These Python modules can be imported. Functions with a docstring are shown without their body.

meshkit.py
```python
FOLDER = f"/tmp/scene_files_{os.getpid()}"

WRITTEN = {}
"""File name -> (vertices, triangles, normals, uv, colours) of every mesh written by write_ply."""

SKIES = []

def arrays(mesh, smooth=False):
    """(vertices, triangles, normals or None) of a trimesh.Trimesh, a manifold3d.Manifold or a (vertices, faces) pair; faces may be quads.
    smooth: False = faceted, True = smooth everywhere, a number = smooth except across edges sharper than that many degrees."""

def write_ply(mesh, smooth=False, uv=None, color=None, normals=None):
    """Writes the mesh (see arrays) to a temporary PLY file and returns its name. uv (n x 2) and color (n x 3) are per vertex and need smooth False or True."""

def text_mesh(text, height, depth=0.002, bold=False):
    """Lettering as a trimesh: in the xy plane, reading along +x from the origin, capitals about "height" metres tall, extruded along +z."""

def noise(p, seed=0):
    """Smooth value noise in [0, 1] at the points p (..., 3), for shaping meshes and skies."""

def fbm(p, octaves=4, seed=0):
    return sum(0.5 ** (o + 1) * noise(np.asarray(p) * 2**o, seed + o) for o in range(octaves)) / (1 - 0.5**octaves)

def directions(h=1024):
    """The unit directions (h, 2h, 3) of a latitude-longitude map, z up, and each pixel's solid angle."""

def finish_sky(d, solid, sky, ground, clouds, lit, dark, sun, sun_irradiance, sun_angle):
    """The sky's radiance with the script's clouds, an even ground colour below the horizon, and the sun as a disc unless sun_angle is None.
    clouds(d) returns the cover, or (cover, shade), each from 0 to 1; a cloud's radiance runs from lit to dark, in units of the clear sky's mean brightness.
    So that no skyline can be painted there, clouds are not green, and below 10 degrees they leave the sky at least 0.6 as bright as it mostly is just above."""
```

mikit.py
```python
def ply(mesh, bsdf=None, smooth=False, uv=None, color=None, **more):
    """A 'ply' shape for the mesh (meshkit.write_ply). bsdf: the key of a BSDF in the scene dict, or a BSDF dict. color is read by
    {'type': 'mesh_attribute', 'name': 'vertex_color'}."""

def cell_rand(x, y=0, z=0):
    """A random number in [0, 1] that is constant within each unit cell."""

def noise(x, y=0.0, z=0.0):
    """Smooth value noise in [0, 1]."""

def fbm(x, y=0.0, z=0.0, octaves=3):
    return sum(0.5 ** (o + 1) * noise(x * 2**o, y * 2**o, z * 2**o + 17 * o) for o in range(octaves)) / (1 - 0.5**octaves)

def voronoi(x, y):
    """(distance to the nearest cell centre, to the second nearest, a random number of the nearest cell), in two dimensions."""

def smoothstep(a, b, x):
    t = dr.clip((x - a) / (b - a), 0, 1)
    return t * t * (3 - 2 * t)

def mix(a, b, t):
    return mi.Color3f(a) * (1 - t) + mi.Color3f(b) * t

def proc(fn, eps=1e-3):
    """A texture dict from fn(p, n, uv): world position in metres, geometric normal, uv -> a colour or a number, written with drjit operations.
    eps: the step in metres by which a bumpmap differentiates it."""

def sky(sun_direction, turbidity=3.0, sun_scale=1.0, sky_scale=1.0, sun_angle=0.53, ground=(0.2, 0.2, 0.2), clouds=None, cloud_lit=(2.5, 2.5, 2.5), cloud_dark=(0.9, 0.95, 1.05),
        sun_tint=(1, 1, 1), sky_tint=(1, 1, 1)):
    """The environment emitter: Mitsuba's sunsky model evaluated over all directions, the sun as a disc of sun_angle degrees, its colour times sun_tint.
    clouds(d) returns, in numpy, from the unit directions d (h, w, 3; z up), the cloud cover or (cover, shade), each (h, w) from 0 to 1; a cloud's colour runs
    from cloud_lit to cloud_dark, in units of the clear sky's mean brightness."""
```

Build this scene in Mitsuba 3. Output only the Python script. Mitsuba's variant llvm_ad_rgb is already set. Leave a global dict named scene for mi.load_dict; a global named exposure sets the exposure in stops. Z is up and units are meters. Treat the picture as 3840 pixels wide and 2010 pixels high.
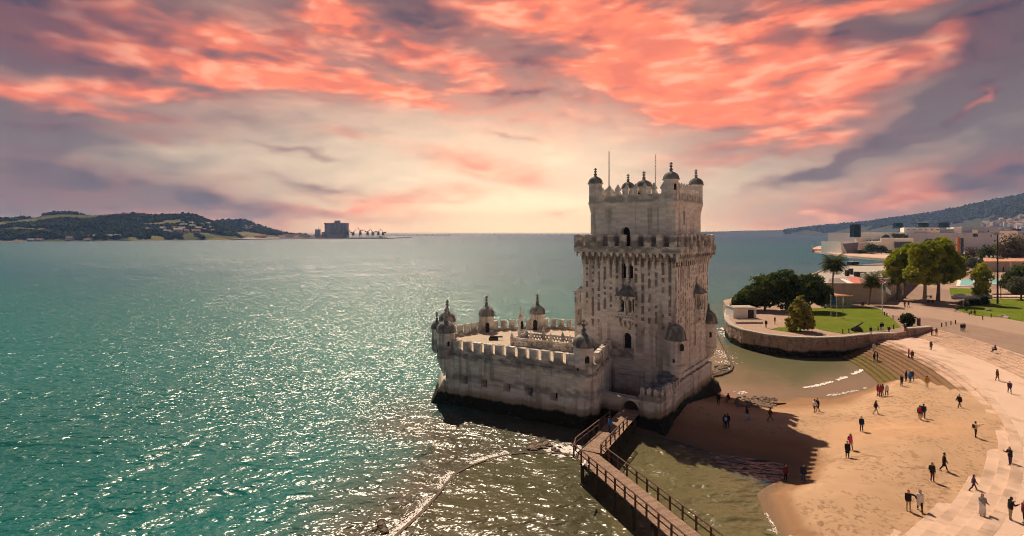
import math, random
import numpy as np, trimesh, shapely
import shapely.geometry as sg
import manifold3d as m3
import mitsuba as mi, mikit, meshkit, drjit as dr

# ------------------------------------------------------------------ camera, sky, exposure
T = mi.ScalarTransform4f
F, CX, HY, CH = 2018.0, 1920.0, 874.0, 25.0            # focal length and horizon in photo pixels, eye height in metres
SUN = (-0.163, 0.565, 0.809)
exposure = 1.3
scene, labels, counts = {}, {}, {}
scene['camera'] = {'type': 'perspective', 'fov': 2 * math.degrees(math.atan(1920 / F)), 'fov_axis': 'x', 'near_clip': 0.5, 'far_clip': 60000.0,
                   'principal_point_offset_x': 0.0, 'principal_point_offset_y': (1005 - HY) / 2010,
                   'to_world': T().look_at(origin=[0, 0, CH], target=[0, 1, CH], up=[0, 0, 1])}
def dirdeg(xd,yd):
    # direction (azimuth, elevation in degrees) of a feature of the sky
    X=(xd*1.4913-1920)/2018; Z=(874-yd*1.4913)/2018
    return math.degrees(math.atan(X)), math.degrees(math.atan(Z/math.sqrt(1+X*X)))
def sstep(a,b,x):
    t=np.clip((x-a)/(b-a),0,1); return t*t*(3-2*t)
CORAL=[(250,110,480,95,4,.62),(230,222,330,24,-6,.85),(600,188,330,28,3,1.0),(960,228,280,30,8,1.0),(1130,170,280,70,16,.62),(470,70,420,45,3,.5),(860,25,140,40,-10,.75),(760,165,100,45,25,.5),
 (1330,30,280,50,10,.55),(1570,80,220,85,35,.65),(1640,150,350,120,22,.55),(1720,200,270,65,24,.7),(1560,200,180,55,30,.45),(1800,285,270,38,18,.6),(1960,110,160,60,42,.8),(2190,14,300,22,-3,1.0),(2010,20,120,45,30,.7),
 (2120,178,240,42,-2,.8),(2330,112,260,30,-25,.6),(2390,268,70,12,-35,.7),(1930,320,300,34,-18,.5),(1000,100,260,70,10,.3),
 (1060,505,130,20,-8,.9),(900,530,170,14,4,.75),(1240,432,120,28,12,.75),(1110,405,80,16,10,.45),(560,555,420,30,3,.6),(300,330,200,16,2,.4),(1380,540,90,8,-8,.5),(880,345,90,14,4,.4),
 (2000,545,300,40,-3,.7),(1860,400,180,14,-12,.4),(2300,480,330,60,-8,.42),(210,275,240,20,4,.65),(1400,200,500,200,0,.2),(400,480,420,50,4,.4)]
DARK=[(60,490,230,50,2,.8),(420,500,330,38,8,.62),(700,515,200,20,6,.5),(780,462,80,16,14,.85),(890,490,70,12,6,.5),(755,388,100,9,10,.55),(1280,245,80,20,6,.8),(1400,240,80,12,0,.35),(1285,350,60,8,6,.4),(185,375,46,20,-40,.4),(90,385,40,10,0,.3),
 (30,30,330,80,0,.75),(130,150,240,26,4,.45),(420,105,240,22,8,.4),(720,130,70,40,30,.35),(1100,50,180,50,25,.4),(1000,110,150,26,10,.3),(1340,160,70,70,60,.35),(1480,90,60,16,50,.4),(2575,40,240,90,-18,1.0),(2420,205,260,30,-27,.85),(2200,205,130,14,-16,.6),(2100,90,160,40,10,.4),(2300,335,330,22,-20,.6),(2030,420,180,16,-20,.5),
 (2575,200,140,60,-20,.5),(2560,420,240,90,0,.5),(2400,470,260,18,-10,.35),(40,330,260,60,0,.55),(600,310,120,20,0,.2),(900,555,200,10,4,.35)]
def blob(A,E,f):
    xd,yd,rx,ry,rot,w=f
    a0,e0=dirdeg(xd,yd); s=1.4913/2018*57.3
    c=math.cos(math.radians(a0)); 
    sa,se=rx*s*c*c,ry*s*c
    r=math.radians(-rot); u=(A-a0)*math.cos(r)+(E-e0)*math.sin(r); v=-(A-a0)*math.sin(r)+(E-e0)*math.cos(r)
    return w*np.exp(-(u/sa)**2-(v/se)**2)
def clouds(d):
    A=np.degrees(np.arctan2(d[...,0],d[...,1])); E=np.degrees(np.arcsin(np.clip(d[...,2],-1,1)))
    N=lambda x,y,s,o=4: meshkit.fbm(np.stack([x,y,0*x],-1)+s,o)
    wa=N(A/13,E/5,3.1)-.5; we=N(A/13,E/5,17.7)-.5
    A1,E1=A+wa*7+(N(A/3,E/1.3,9.)-.5)*2.6,E+we*3+(N(A/3,E/1.3,51.)-.5)*1.5
    A2,E2=A+wa*8,E+we*4
    st=N(A2/7+E2/9,E2/1.3-A2/24,5.,6)
    cl=N(A2/4,E2/2,31.,6)
    s2=N(A2/2.6+E2/5,E2/.55-A2/11,71.,4)
    C=sum(blob(A1,E1,f) for f in CORAL)
    D=sum(blob(A1,E1,f) for f in DARK)
    C=C*(.36+1.15*sstep(.32,.68,.4*st+.35*cl+.25*s2))
    D=D*(.4+1.1*sstep(.33,.67,.5*st+.25*cl+.25*s2))
    glow=np.exp(-((A+1-wa*6)/24)**2-((E-3)/14)**2)
    core=np.exp(-((A-.6)/7)**2-((E-.6)/2.1)**2)
    # the sunset fades towards the zenith and away from the west
    fade=sstep(52,24,E)*(.6+.4*sstep(120,60,np.abs(A)))*(1-.32*sstep(24,46,np.abs(A))*sstep(4,20,E))  # low cloud also kept behind the camera, unseen, to light the tower walls
    pink=.15*sstep(7,16,E)+.08
    W=np.clip(.22+.66*glow+.20*(st-.5)+.16*(cl-.5)+.16*(s2-.5),0,1)
    W=np.clip(W+.5*np.exp(-(E/3.2)**2)*np.exp(-(A/32)**2),0,1)
    tot=np.maximum(W,np.clip(C,0,1.0)*.84)+.14*C-.62*D*(1-.25*glow)
    cover=np.clip(np.maximum(tot,.11+.14*np.minimum(C,1))+core*.6,0,1)*fade
    C3=C+pink+.32*np.minimum(D,1)*(1-sstep(25,45,A)*sstep(3,12,E)*.8)
    fold=N(A2/3.4+E2/5,E2/1.15-A2/15,93.,5)
    cover=np.clip(cover-.27*np.clip(C,0,1)*sstep(.42,.74,fold)*fade,0,1)
    lit=.24*sstep(.48,.68,.45*s2+.3*cl+.25*(1-fold))*np.clip(C,0,1)
    shade=np.clip((1.1*C3-.06)/(C3*.72+W*.72+.10),0,1)*(1-core)-lit
    return cover,np.clip(shade,0,1)
scene['sky'] = mikit.sky(SUN, turbidity=3, sun_scale=1.3, sky_scale=.20, ground=(.36, .36, .37), clouds=clouds, cloud_lit=(27.0, 21.2, 14.6), cloud_dark=(23.0, 5.6, 3.1), sun_tint=(1.0, .97, .95), sky_tint=(1.25, .97, 1.02))


# ------------------------------------------------------------------ helpers
def gp(px, py, h=0.0):
    """The point at height h that the photograph shows at this pixel."""
    y = (CH - h) * F / (py - HY)
    return np.array([(px - CX) / F * y, y, h])


def at(px, py, y):
    """The point at depth y that the photograph shows at this pixel."""
    return np.array([(px - CX) / F * y, y, CH - (py - HY) / F * y])


class MB:
    """Collects pieces into one mesh."""
    def __init__(s):
        s.v, s.f, s.n = [], [], 0

    def add(s, v, f):
        v, f = np.asarray(v, float).reshape(-1, 3), np.asarray(f, int)
        if f.shape[1] == 4:
            f = np.vstack([f[:, [0, 1, 2]], f[:, [0, 2, 3]]])
        s.v.append(v); s.f.append(f + s.n); s.n += len(v)
        return s

    def mesh_(s, m):
        return s.add(m.vertices, m.faces)

    def box(s, c, size, rz=0.0, top=1.0, bottom=True):
        x, y, z = (np.asarray(size, float) / 2)
        v = np.array([[-x, -y, -z], [x, -y, -z], [x, y, -z], [-x, y, -z], [-x * top, -y * top, z], [x * top, -y * top, z], [x * top, y * top, z], [-x * top, y * top, z]])
        if rz:
            ca, sa = math.cos(rz), math.sin(rz)
            v[:, :2] = v[:, :2] @ np.array([[ca, sa], [-sa, ca]])
        f = [[0, 1, 5, 4], [1, 2, 6, 5], [2, 3, 7, 6], [3, 0, 4, 7], [4, 5, 6, 7]] + ([[3, 2, 1, 0]] if bottom else [])
        return s.add(v + np.asarray(c, float), f)

    def b2(s, x0, x1, y0, y1, z0, z1):
        return s.box(((x0 + x1) / 2, (y0 + y1) / 2, (z0 + z1) / 2), (x1 - x0, y1 - y0, z1 - z0))

    def prism(s, poly, z0, z1):
        p = poly if isinstance(poly, sg.Polygon) else sg.Polygon(poly)
        m = trimesh.creation.extrude_polygon(sg.polygon.orient(p), z1 - z0, engine='earcut')
        return s.add(m.vertices + [0, 0, z0], m.faces)

    def sheet(s, poly, z):
        v, f = trimesh.creation.triangulate_polygon(sg.polygon.orient(poly if isinstance(poly, sg.Polygon) else sg.Polygon(poly)), engine='earcut')
        v = np.column_stack([v, np.full(len(v), z)])
        return s.add(v, f)

    def tube(s, p0, p1, r0, r1=None, n=8, cap=True):
        p0, p1 = np.asarray(p0, float), np.asarray(p1, float)
        r1 = r0 if r1 is None else r1
        d = p1 - p0; d = d / (np.linalg.norm(d) + 1e-9)
        a = np.cross(d, [0, 0, 1.0] if abs(d[2]) < .9 else [1.0, 0, 0]); a /= np.linalg.norm(a)
        b = np.cross(d, a)
        t = np.arange(n) * 2 * np.pi / n
        ring = np.cos(t)[:, None] * a + np.sin(t)[:, None] * b
        v = np.vstack([p0 + ring * r0, p1 + ring * r1])
        i = np.arange(n); j = (i + 1) % n
        f = np.vstack([np.stack([i, j, n + j], 1), np.stack([i, n + j, n + i], 1)])
        if cap:
            v = np.vstack([v, p0, p1])
            f = np.vstack([f, np.stack([j, i, i * 0 + 2 * n], 1), np.stack([n + i, n + j, i * 0 + 2 * n + 1], 1)])
        return s.add(v, f)

    def path(s, pts, r, n=6):
        for a, b in zip(pts[:-1], pts[1:]):
            s.tube(a, b, r, n=n)
        return s

    def lathe(s, prof, c=(0, 0, 0), n=20, lobes=0, amp=0.0, a0=0.0, square=False):
        """prof: (radius, height) from the bottom up; lobes: ribs round the body."""
        prof = np.asarray(prof, float); k = len(prof)
        t = a0 + np.arange(n) * 2 * np.pi / n
        m = 1 + (amp * np.abs(np.sin(t * lobes / 2)) - amp * .6 if lobes else 0 * t)
        sc = np.sqrt(2) if square else 1.0
        v = np.stack([prof[:, None, 0] * sc * (m * np.cos(t))[None], prof[:, None, 0] * sc * (m * np.sin(t))[None], np.repeat(prof[:, 1:2], n, 1)], -1).reshape(-1, 3)
        i, j = np.meshgrid(np.arange(k - 1), np.arange(n), indexing='ij')
        f = np.stack([i * n + j, i * n + (j + 1) % n, (i + 1) * n + (j + 1) % n, (i + 1) * n + j], -1).reshape(-1, 4)
        s.add(v + np.asarray(c, float), f)
        for q, flip in ((0, 1), (k - 1, 0)):
            if prof[q, 0] > 1e-3:
                vv = np.vstack([v[q * n:(q + 1) * n], [[0, 0, prof[q, 1]]]]) + np.asarray(c, float)
                e = np.arange(n); g = (e + 1) % n
                ff = np.stack([g, e, e * 0 + n] if flip else [e, g, e * 0 + n], 1)
                s.add(vv, ff)
        return s

    def ball(s, c, r, sub=1):
        m = trimesh.creation.icosphere(subdivisions=sub)
        return s.add(m.vertices * np.asarray(r, float) + np.asarray(c, float), m.faces)

    def moved(s, M):
        v = np.vstack(s.v) @ M[:3, :3].T + M[:3, 3]
        o = MB(); o.v, o.f, o.n = [v], [np.vstack(s.f)], len(v)
        return o

    def mesh(s):
        return trimesh.Trimesh(np.vstack(s.v), np.vstack(s.f), process=False)


def frame(x, y, z=0.0, rz=0.0, s=1.0):
    M = np.eye(4); c, q = math.cos(rz), math.sin(rz)
    M[:3, :3] = np.array([[c, -q, 0], [q, c, 0], [0, 0, 1]]) * s
    M[:3, 3] = (x, y, z)
    return M


def key(name, parent=None):
    k = f'{parent}__{name}' if parent else name
    n = counts.get(k, 0); counts[k] = n + 1
    return k if n == 0 else f'{k}_{n:03d}'


def tag(k, label=None, cat=None, group=None, kind=None):
    d = {a: b for a, b in (('label', label), ('category', cat), ('group', group), ('kind', kind)) if b}
    if d:
        labels[k] = d
    return k


def thing(name, label, cat, group=None):
    return tag(key(name), label, cat, group)


def obj(name, mesh, mat, parent=None, label=None, cat=None, group=None, kind=None, smooth=30, M=None, **more):
    k = key(name, parent)
    if isinstance(mesh, dict):
        scene[k] = {**mesh, 'bsdf': {'type': 'ref', 'id': mat}}
    else:
        scene[k] = mikit.ply(mesh.mesh() if isinstance(mesh, MB) else mesh, mat, smooth=smooth, **more)
    if M is not None:
        scene[k]['to_world'] = T(M.tolist())
    return tag(k, label, cat, group, kind)


# ------------------------------------------------------------------ materials
noise, fbm, cell, smst, mix = mikit.noise, mikit.fbm, mikit.cell_rand, mikit.smoothstep, mikit.mix
C3 = mi.Color3f


def mat(name, color, rough=.7, spec=.3, bump=None, scale=1.0, eps=.01, **more):
    c = mikit.proc(color) if callable(color) else {'type': 'rgb', 'value': list(color)}
    b = {'type': 'principled', 'base_color': c, 'roughness': rough, 'specular': spec, **more}
    if bump is not None:
        b = {'type': 'bumpmap', 'arbitrary': mikit.proc(bump, eps=eps), 'scale': scale, 'bsdf': b}
    scene[name] = {'type': 'twosided', 'bsdf': b}


def tinted(a, b, s, o=3):
    """A colour between a and b that wanders with noise of s metres."""
    return lambda p, n, uv: mix(a, b, fbm(p.x / s, p.y / s, p.z / s, octaves=o))


NX, NY = 22.3, 73.4                                      # the near corner of the tower's shaft
EX, EY = (.811, -.585), (.585, .811)                     # along face A to the right, along face B away from the camera


def stone_colour(tone):
    def fn(p, n, uv):
        lx = (p.x - NX) * EX[0] + (p.y - NY) * EX[1]
        ly = (p.x - NX) * EY[0] + (p.y - NY) * EY[1]
        base = mix((.80 * tone, .755 * tone, .70 * tone), (.62 * tone, .585 * tone, .545 * tone), fbm(p.x * .55, p.y * .55, p.z * .55))
        base = mix(base, (.50, .42, .32), .4 * smst(.5, .78, fbm(p.x * .35 + 9, p.y * .35, p.z * .28, octaves=3)))
        # each ashlar weathers a little differently
        q = cell(dr.floor((lx + ly * 1.0) / .93), 0, dr.floor(p.z / .42))
        base = base * (.84 + .24 * q)
        # lichen streaks that run down from ledges
        st = smst(.50, .70, fbm(lx * 1.5 + ly * 1.5, ly * .3, p.z * .10, octaves=3)) * smst(.25, .6, noise(p.x * .3, p.y * .3, p.z * .3))
        base = mix(base, (.12, .115, .115), .5 * st)
        # black crust in columns below the machicolation, broken by the courses
        w = lx + ly
        col = smst(-.1, .6, dr.cos((w + 15.0 - .49) * 2 * math.pi / .98))
        row = cell(dr.floor((w + 15.0) / .98), dr.floor(p.z / .42 + .8 * cell(dr.floor((w + 15.0) / .98), 7)), 3)
        den = smst(8.0, 20.0, p.z + 4.5 * (noise(w * .35, p.z * .12, 5.0) - .5))
        crust = col * smst(.0, .12, .10 + .78 * den - row) * smst(.25, .55, noise(w * 2.3, p.z * 1.5, 1.0) + .12) * (p.z < 22.2) * smst(9.0, 12.0, p.z)
        base = mix(base, (.09, .08, .075), .78 * crust)
        base = mix(base, (.07, .062, .058), .5 * col * smst(20.1, 20.6, p.z) * smst(22.25, 22.1, p.z))  # gaps between corbels: black staining, with their shade deepened in the colour
        # lichen darkens the exposed parapets
        band = smst(6.5, 7.1, p.z) * smst(9.3, 8.2, p.z) * (lx < -6.0) * .95 + smst(22.0, 22.4, p.z) * smst(24.9, 24.2, p.z) + .6 * smst(29.2, 29.6, p.z) * smst(30.9, 30.4, p.z) + .8 * smst(3.6, 3.9, p.z) * smst(5.2, 4.6, p.z) * (ly < -5.8)
        base = mix(base, mix((.11, .12, .13), (.17, .17, .165), noise(p.x * 2, p.y * 2, p.z * 2)), .8 * band * smst(.28, .62, fbm(p.x * .9, p.y * .9, p.z * 1.2)))
        # dark tops where rain stands
        base = mix(base, (.10, .11, .11), .75 * smst(.3, .8, n.z) * smst(.42, .6, noise(p.x * 1.3, p.y * 1.3, 2.0)) * (p.z > 4.0))
        # tide line: weed below, ochre stain above
        tide = p.z + .5 * noise(p.x * .7, p.y * .7, 1.3) + .25 * noise(p.x * 2.7, p.y * 2.7, 4.0)
        base = mix(base, (.26, .19, .105), .75 * smst(3.3, 2.5, tide))
        base = mix(base, (.020, .022, .014), smst(2.4, 1.9, tide))
        return base
    return fn


for i, tone in enumerate((1.0, .9, 1.08)):
    mat(f'stone_mat_{i}', stone_colour(tone), .85, .2, bump=lambda p, n, uv: fbm(p.x * 4, p.y * 4, p.z * 4), scale=.03, eps=.03)


def dome_colour(p, n, uv):
    b = mix((.21, .225, .22), (.40, .36, .325), smst(.45, .7, fbm(p.x * 1.1, p.y * 1.1, p.z * 1.1)))
    return mix(b, (.07, .085, .085), .7 * smst(.42, .62, fbm(p.x * 2.3, p.y * 2.3, p.z * .7)))


mat('dome_mat', dome_colour, .85, .2, bump=lambda p, n, uv: fbm(p.x * 6, p.y * 6, p.z * 6), scale=.02, eps=.02)
mat('void_mat', (.012, .012, .014), .6)  # near-black; set in openings it stands in for the unlit inside
mat('deck_mat', tinted((.56, .46, .36), (.42, .34, .27), .8), .85)
mat('iron_mat', (.03, .028, .028), .5)
mat('dark_wood_mat', tinted((.035, .022, .016), (.07, .045, .03), .4), .7)
mat('rail_mat', tinted((.125, .062, .042), (.07, .036, .027), .5), .65)
mat('plank_mat_0', tinted((.36, .235, .165), (.27, .17, .125), .3), .75)
mat('plank_mat_1', tinted((.31, .20, .145), (.24, .155, .115), .3), .75)
mat('plank_mat_2', tinted((.40, .27, .19), (.31, .20, .15), .3), .75)
mat('white_metal_mat', (.72, .70, .67), .4, .5)
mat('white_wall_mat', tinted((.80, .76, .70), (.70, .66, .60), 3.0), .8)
mat('shade_wall_mat', tinted((.40, .41, .46), (.35, .36, .41), 6.0), .8)  # bluish grey carries the shade of the centre's walls turned from the sun
mat('beige_wall_mat', lambda p, n, uv: mix(mix((.50, .43, .335), (.42, .355, .275), fbm(p.x / 4, p.y / 4, p.z / 1.5)), (.28, .22, .17), .5 * smst(.55, .75, fbm(p.x * .7, p.y * .7, p.z * .15))), .85)
mat('salmon_roof_mat', tinted((.66, .20, .16), (.55, .17, .14), 2.0), .7)
mat('terracotta_mat', tinted((.58, .30, .19), (.48, .24, .15), .5), .8)
mat('glass_mat', (.012, .05, .07), .3, .3)
mat('teal_glass_mat', (.004, .028, .042), .6, .1)
mat('green_glass_mat', (.05, .11, .09), .15, .6)
mat('pool_mat', tinted((.16, .50, .47), (.22, .58, .52), 4.0), .15, .5)
mat('orange_wall_mat', (.50, .17, .06), .8)
mat('concrete_mat', tinted((.46, .41, .36), (.38, .34, .30), 1.5), .85)
mat('slate_seat_mat', lambda p, n, uv: mix((.20, .165, .165), (.26, .215, .21), smst(.3, .7, noise(p.x * .2, p.y * .2, p.z * 1.5))), .8)
mat('trunk_mat', tinted((.13, .095, .07), (.21, .165, .12), .5), .9)
mat('pale_trunk_mat', tinted((.30, .255, .20), (.17, .145, .11), .5), .9)
# ------------------------------------------------------------------ the tower
MT = np.eye(4); MT[:2, 0], MT[:2, 1], MT[:2, 3] = EX, EY, (NX, NY)
TW = thing('fortress_tower', 'weathered pale stone river fortress with a tall square keep and a low domed bastion', 'tower')


def face_prism(poly, O, u, n, d0, d1):
    """poly in the (along u, up) plane at O, extruded along the outward normal n from d0 to d1."""
    p = poly if isinstance(poly, sg.Polygon) else sg.Polygon(poly)
    m = trimesh.creation.extrude_polygon(sg.polygon.orient(p), d1 - d0, engine='earcut')
    v = m.vertices; O, u, n = (np.asarray(a, float) for a in (O, u, n))
    w = O + v[:, :1] * u + v[:, 1:2] * np.array([0, 0, 1.0]) + (v[:, 2:3] + d0) * n
    m = trimesh.Trimesh(w, m.faces, process=False)
    if m.volume < 0:
        m.invert()
    return m


def arch(w, h, x=0.0, z=0.0, k=8):
    r = w / 2
    return [(x - r, z), (x + r, z)] + [(x + r * math.cos(a), z + h - r + r * math.sin(a)) for a in np.linspace(0, math.pi, k + 1)]


def cut(mesh, cutters):
    a = m3.Manifold(m3.Mesh(np.asarray(mesh.vertices, np.float32), np.asarray(mesh.faces, np.uint32)))
    for c in cutters:
        c = c.copy(); c.merge_vertices()
        a = a - m3.Manifold(m3.Mesh(np.asarray(c.vertices, np.float32), np.asarray(c.faces, np.uint32)))
    t = a.to_mesh()
    return trimesh.Trimesh(t.vert_properties[:, :3], t.tri_verts, process=False)


def solid(build):
    b = MB(); build(b); m = b.mesh(); m.merge_vertices(); return m


def tw(name, m, material='stone_mat_0', parent=None, smooth=30, **k):
    m = m.mesh() if isinstance(m, MB) else m.copy()
    m.vertices = m.vertices @ MT[:3, :3].T + MT[:3, 3]
    return obj(name, m, material, parent or TW, smooth=smooth, **k)


AU, AN = (1, 0, 0), (0, -1, 0)          # face A: along local x, outward -y
BU, BN = (0, 1, 0), (1, 0, 0)           # face B: along local y, outward +x
rng = np.random.default_rng(5)
BLOCKS = []                             # (holder, mesh, centre)


def blocks(holder, O, u, n, w0, w1, z0, z1, holes=(), L=.93, H=.42, off=0.0):
    O, u, n = (np.asarray(a, float) for a in (O, u, n))
    for r in range(int(math.ceil(z0 / H)), int(math.floor(z1 / H))):
        za, zb = r * H + .012, (r + 1) * H - .012
        i = math.floor(w0 / L) - 1
        while i * L < w1:
            a, b = (i - .5 * (r % 2)) * L + off, (i + 1 - .5 * (r % 2)) * L + off
            i += 1
            a, b = max(a, w0) + .012, min(b, w1) - .012
            if b - a < .12 or any(a < h[1] and b > h[0] and za < h[3] and zb > h[2] for h in holes):
                continue
            d = .018 + .035 * rng.random()
            q = .012
            ring = np.array([(a, za, -.02), (b, za, -.02), (b, zb, -.02), (a, zb, -.02), (a + q, za + q, d), (b - q, za + q, d), (b - q, zb - q, d), (a + q, zb - q, d)])
            v = O + ring[:, :1] * u + ring[:, 1:2] * np.array([0, 0, 1.0]) + ring[:, 2:] * n
            f = np.array([[0, 1, 5, 4], [1, 2, 6, 5], [2, 3, 7, 6], [3, 0, 4, 7], [4, 5, 6, 7]])
            if np.dot(np.cross(u, [0, 0, 1]), n) < 0:
                f = f[:, ::-1]
            BLOCKS.append((holder, v, f))


# openings of the keep: face A, face B and the upper storey
XC = -7.0
winA = [arch(.72, 2.15, XC - .52, 18.5), arch(.72, 2.15, XC + .52, 18.5), arch(1.25, 2.25, XC, 8.4), [(XC - .3, 1.55), (XC + .45, 1.55), (XC + .45, 2.2), (XC - .3, 2.2)],
        arch(.8, 1.9, XC - .62, 13.75), arch(.8, 1.9, XC + .62, 13.75)]
holesA = [(XC - 1.15, XC + 1.15, 18.2, 20.9), (XC - .85, XC + .85, 8.1, 10.9), (XC - .5, XC + .6, 1.4, 2.4), (XC - 1.45, XC + 1.45, 11.3, 18.0)]
winB = [arch(.8, 1.9, 8.75, 13.75), arch(.8, 1.9, 9.95, 13.75), arch(.8, 2.3, 8.4, 8.2), arch(.5, 1.2, 11.6, 8.6), arch(.7, 2.0, 5.1, 18.5)]
holesB = [(7.7, 11.0, 11.3, 18.0), (7.8, 9.0, 8.0, 10.7), (11.2, 12.0, 8.4, 10.0), (4.6, 5.6, 18.2, 20.8)]
core = solid(lambda b: b.b2(-14.2, 0, 0, 15.3, -1.5, 22.2))
core = cut(core, [face_prism(w, (0, 0, 0), AU, AN, -.7, .5) for w in winA] + [face_prism(w, (0, 0, 0), BU, BN, -.7, .5) for w in winB])
KW = tw('keep_wall', core)
for w in winA:
    tw('window', face_prism(sg.Polygon(w).buffer(.02), (0, 0, 0), AU, AN, -.66, -.6), 'void_mat', smooth=False)
for w in winB:
    tw('window', face_prism(sg.Polygon(w).buffer(.02), (0, 0, 0), BU, BN, -.66, -.6), 'void_mat', smooth=False)
blocks(KW, (0, 0, 0), AU, AN, -14.2, 0, -.4, 20.4, holesA + [(-16, -8.2, -1, 8.3)])
blocks(KW, (0, 0, 0), BU, BN, 0, 15.3, .6, 20.4, holesB)
# window surrounds
for x0, z0, w, h, n in ((XC, 8.4, 1.25, 2.25, 'A'), (8.4, 8.2, .8, 2.3, 'B'), (5.1, 18.5, .7, 2.0, 'B')):
    ring = sg.Polygon(arch(w + .5, h + .3, x0, z0 - .05)).difference(sg.Polygon(arch(w, h, x0, z0)))
    tw('window_frame', face_prism(ring, (0, 0, 0), *((AU, AN) if n == 'A' else (BU, BN)), -.1, .09))
ring = sg.box(XC - 1.1, 18.25, XC + 1.1, 20.85).difference(sg.Polygon(winA[0])).difference(sg.Polygon(winA[1]))
tw('window_frame', face_prism(ring, (0, 0, 0), AU, AN, -.1, .08))
b = MB(); b.tube((XC, -.02, 18.5), (XC, -.02, 20.3), .09, n=8); b.b2(XC - 1.2, XC + 1.2, -.2, -.02, 18.12, 18.3)
tw('window_mullion', b)
# stringcourses and stepped base
b = MB(); b.b2(-9.2, .28, -.28, .0, 5.05, 5.38); b.b2(0, .28, 0, 15.5, 5.05, 5.38); b.b2(-9.2, .2, -.2, .0, 4.8, 5.05); b.b2(0, .2, 0, 15.5, 4.8, 5.05)
tw('string_course', b)
b = MB()
pl = np.array([(-9.0, -.35), (.55, -.35), (.55, 15.9), (-14.2, 15.9)])
b.b2(-9, .5, -.3, .02, -1.5, 4.6); b.b2(-.02, .5, .02, 15.8, -1.5, 4.6)
PB = tw('base_course', b)
blocks(PB, (.5, 0, 0), BU, BN, -.3, 15.8, .4, 4.6)
blocks(PB, (0, -.3, 0), AU, AN, -9, -2.1, .4, 4.6, [(XC - .5, XC + .6, 1.4, 2.4)])
b = MB()                                               # the weed-grown bank at the foot of face B
v = np.array([(.4, -7.7, -1), (2.0, -8.6, -1), (2.6, 17, -1), (.4, 17.5, -1), (.4, -7.6, 1.5), (.62, -7.6, 1.5), (.62, 16, 2.0), (.4, 16.2, 2.0)])
b.add(v, [[0, 1, 5, 4], [1, 2, 6, 5], [2, 3, 7, 6], [4, 5, 6, 7]])
m = b.mesh()
for _ in range(4):
    m = m.subdivide()
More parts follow.
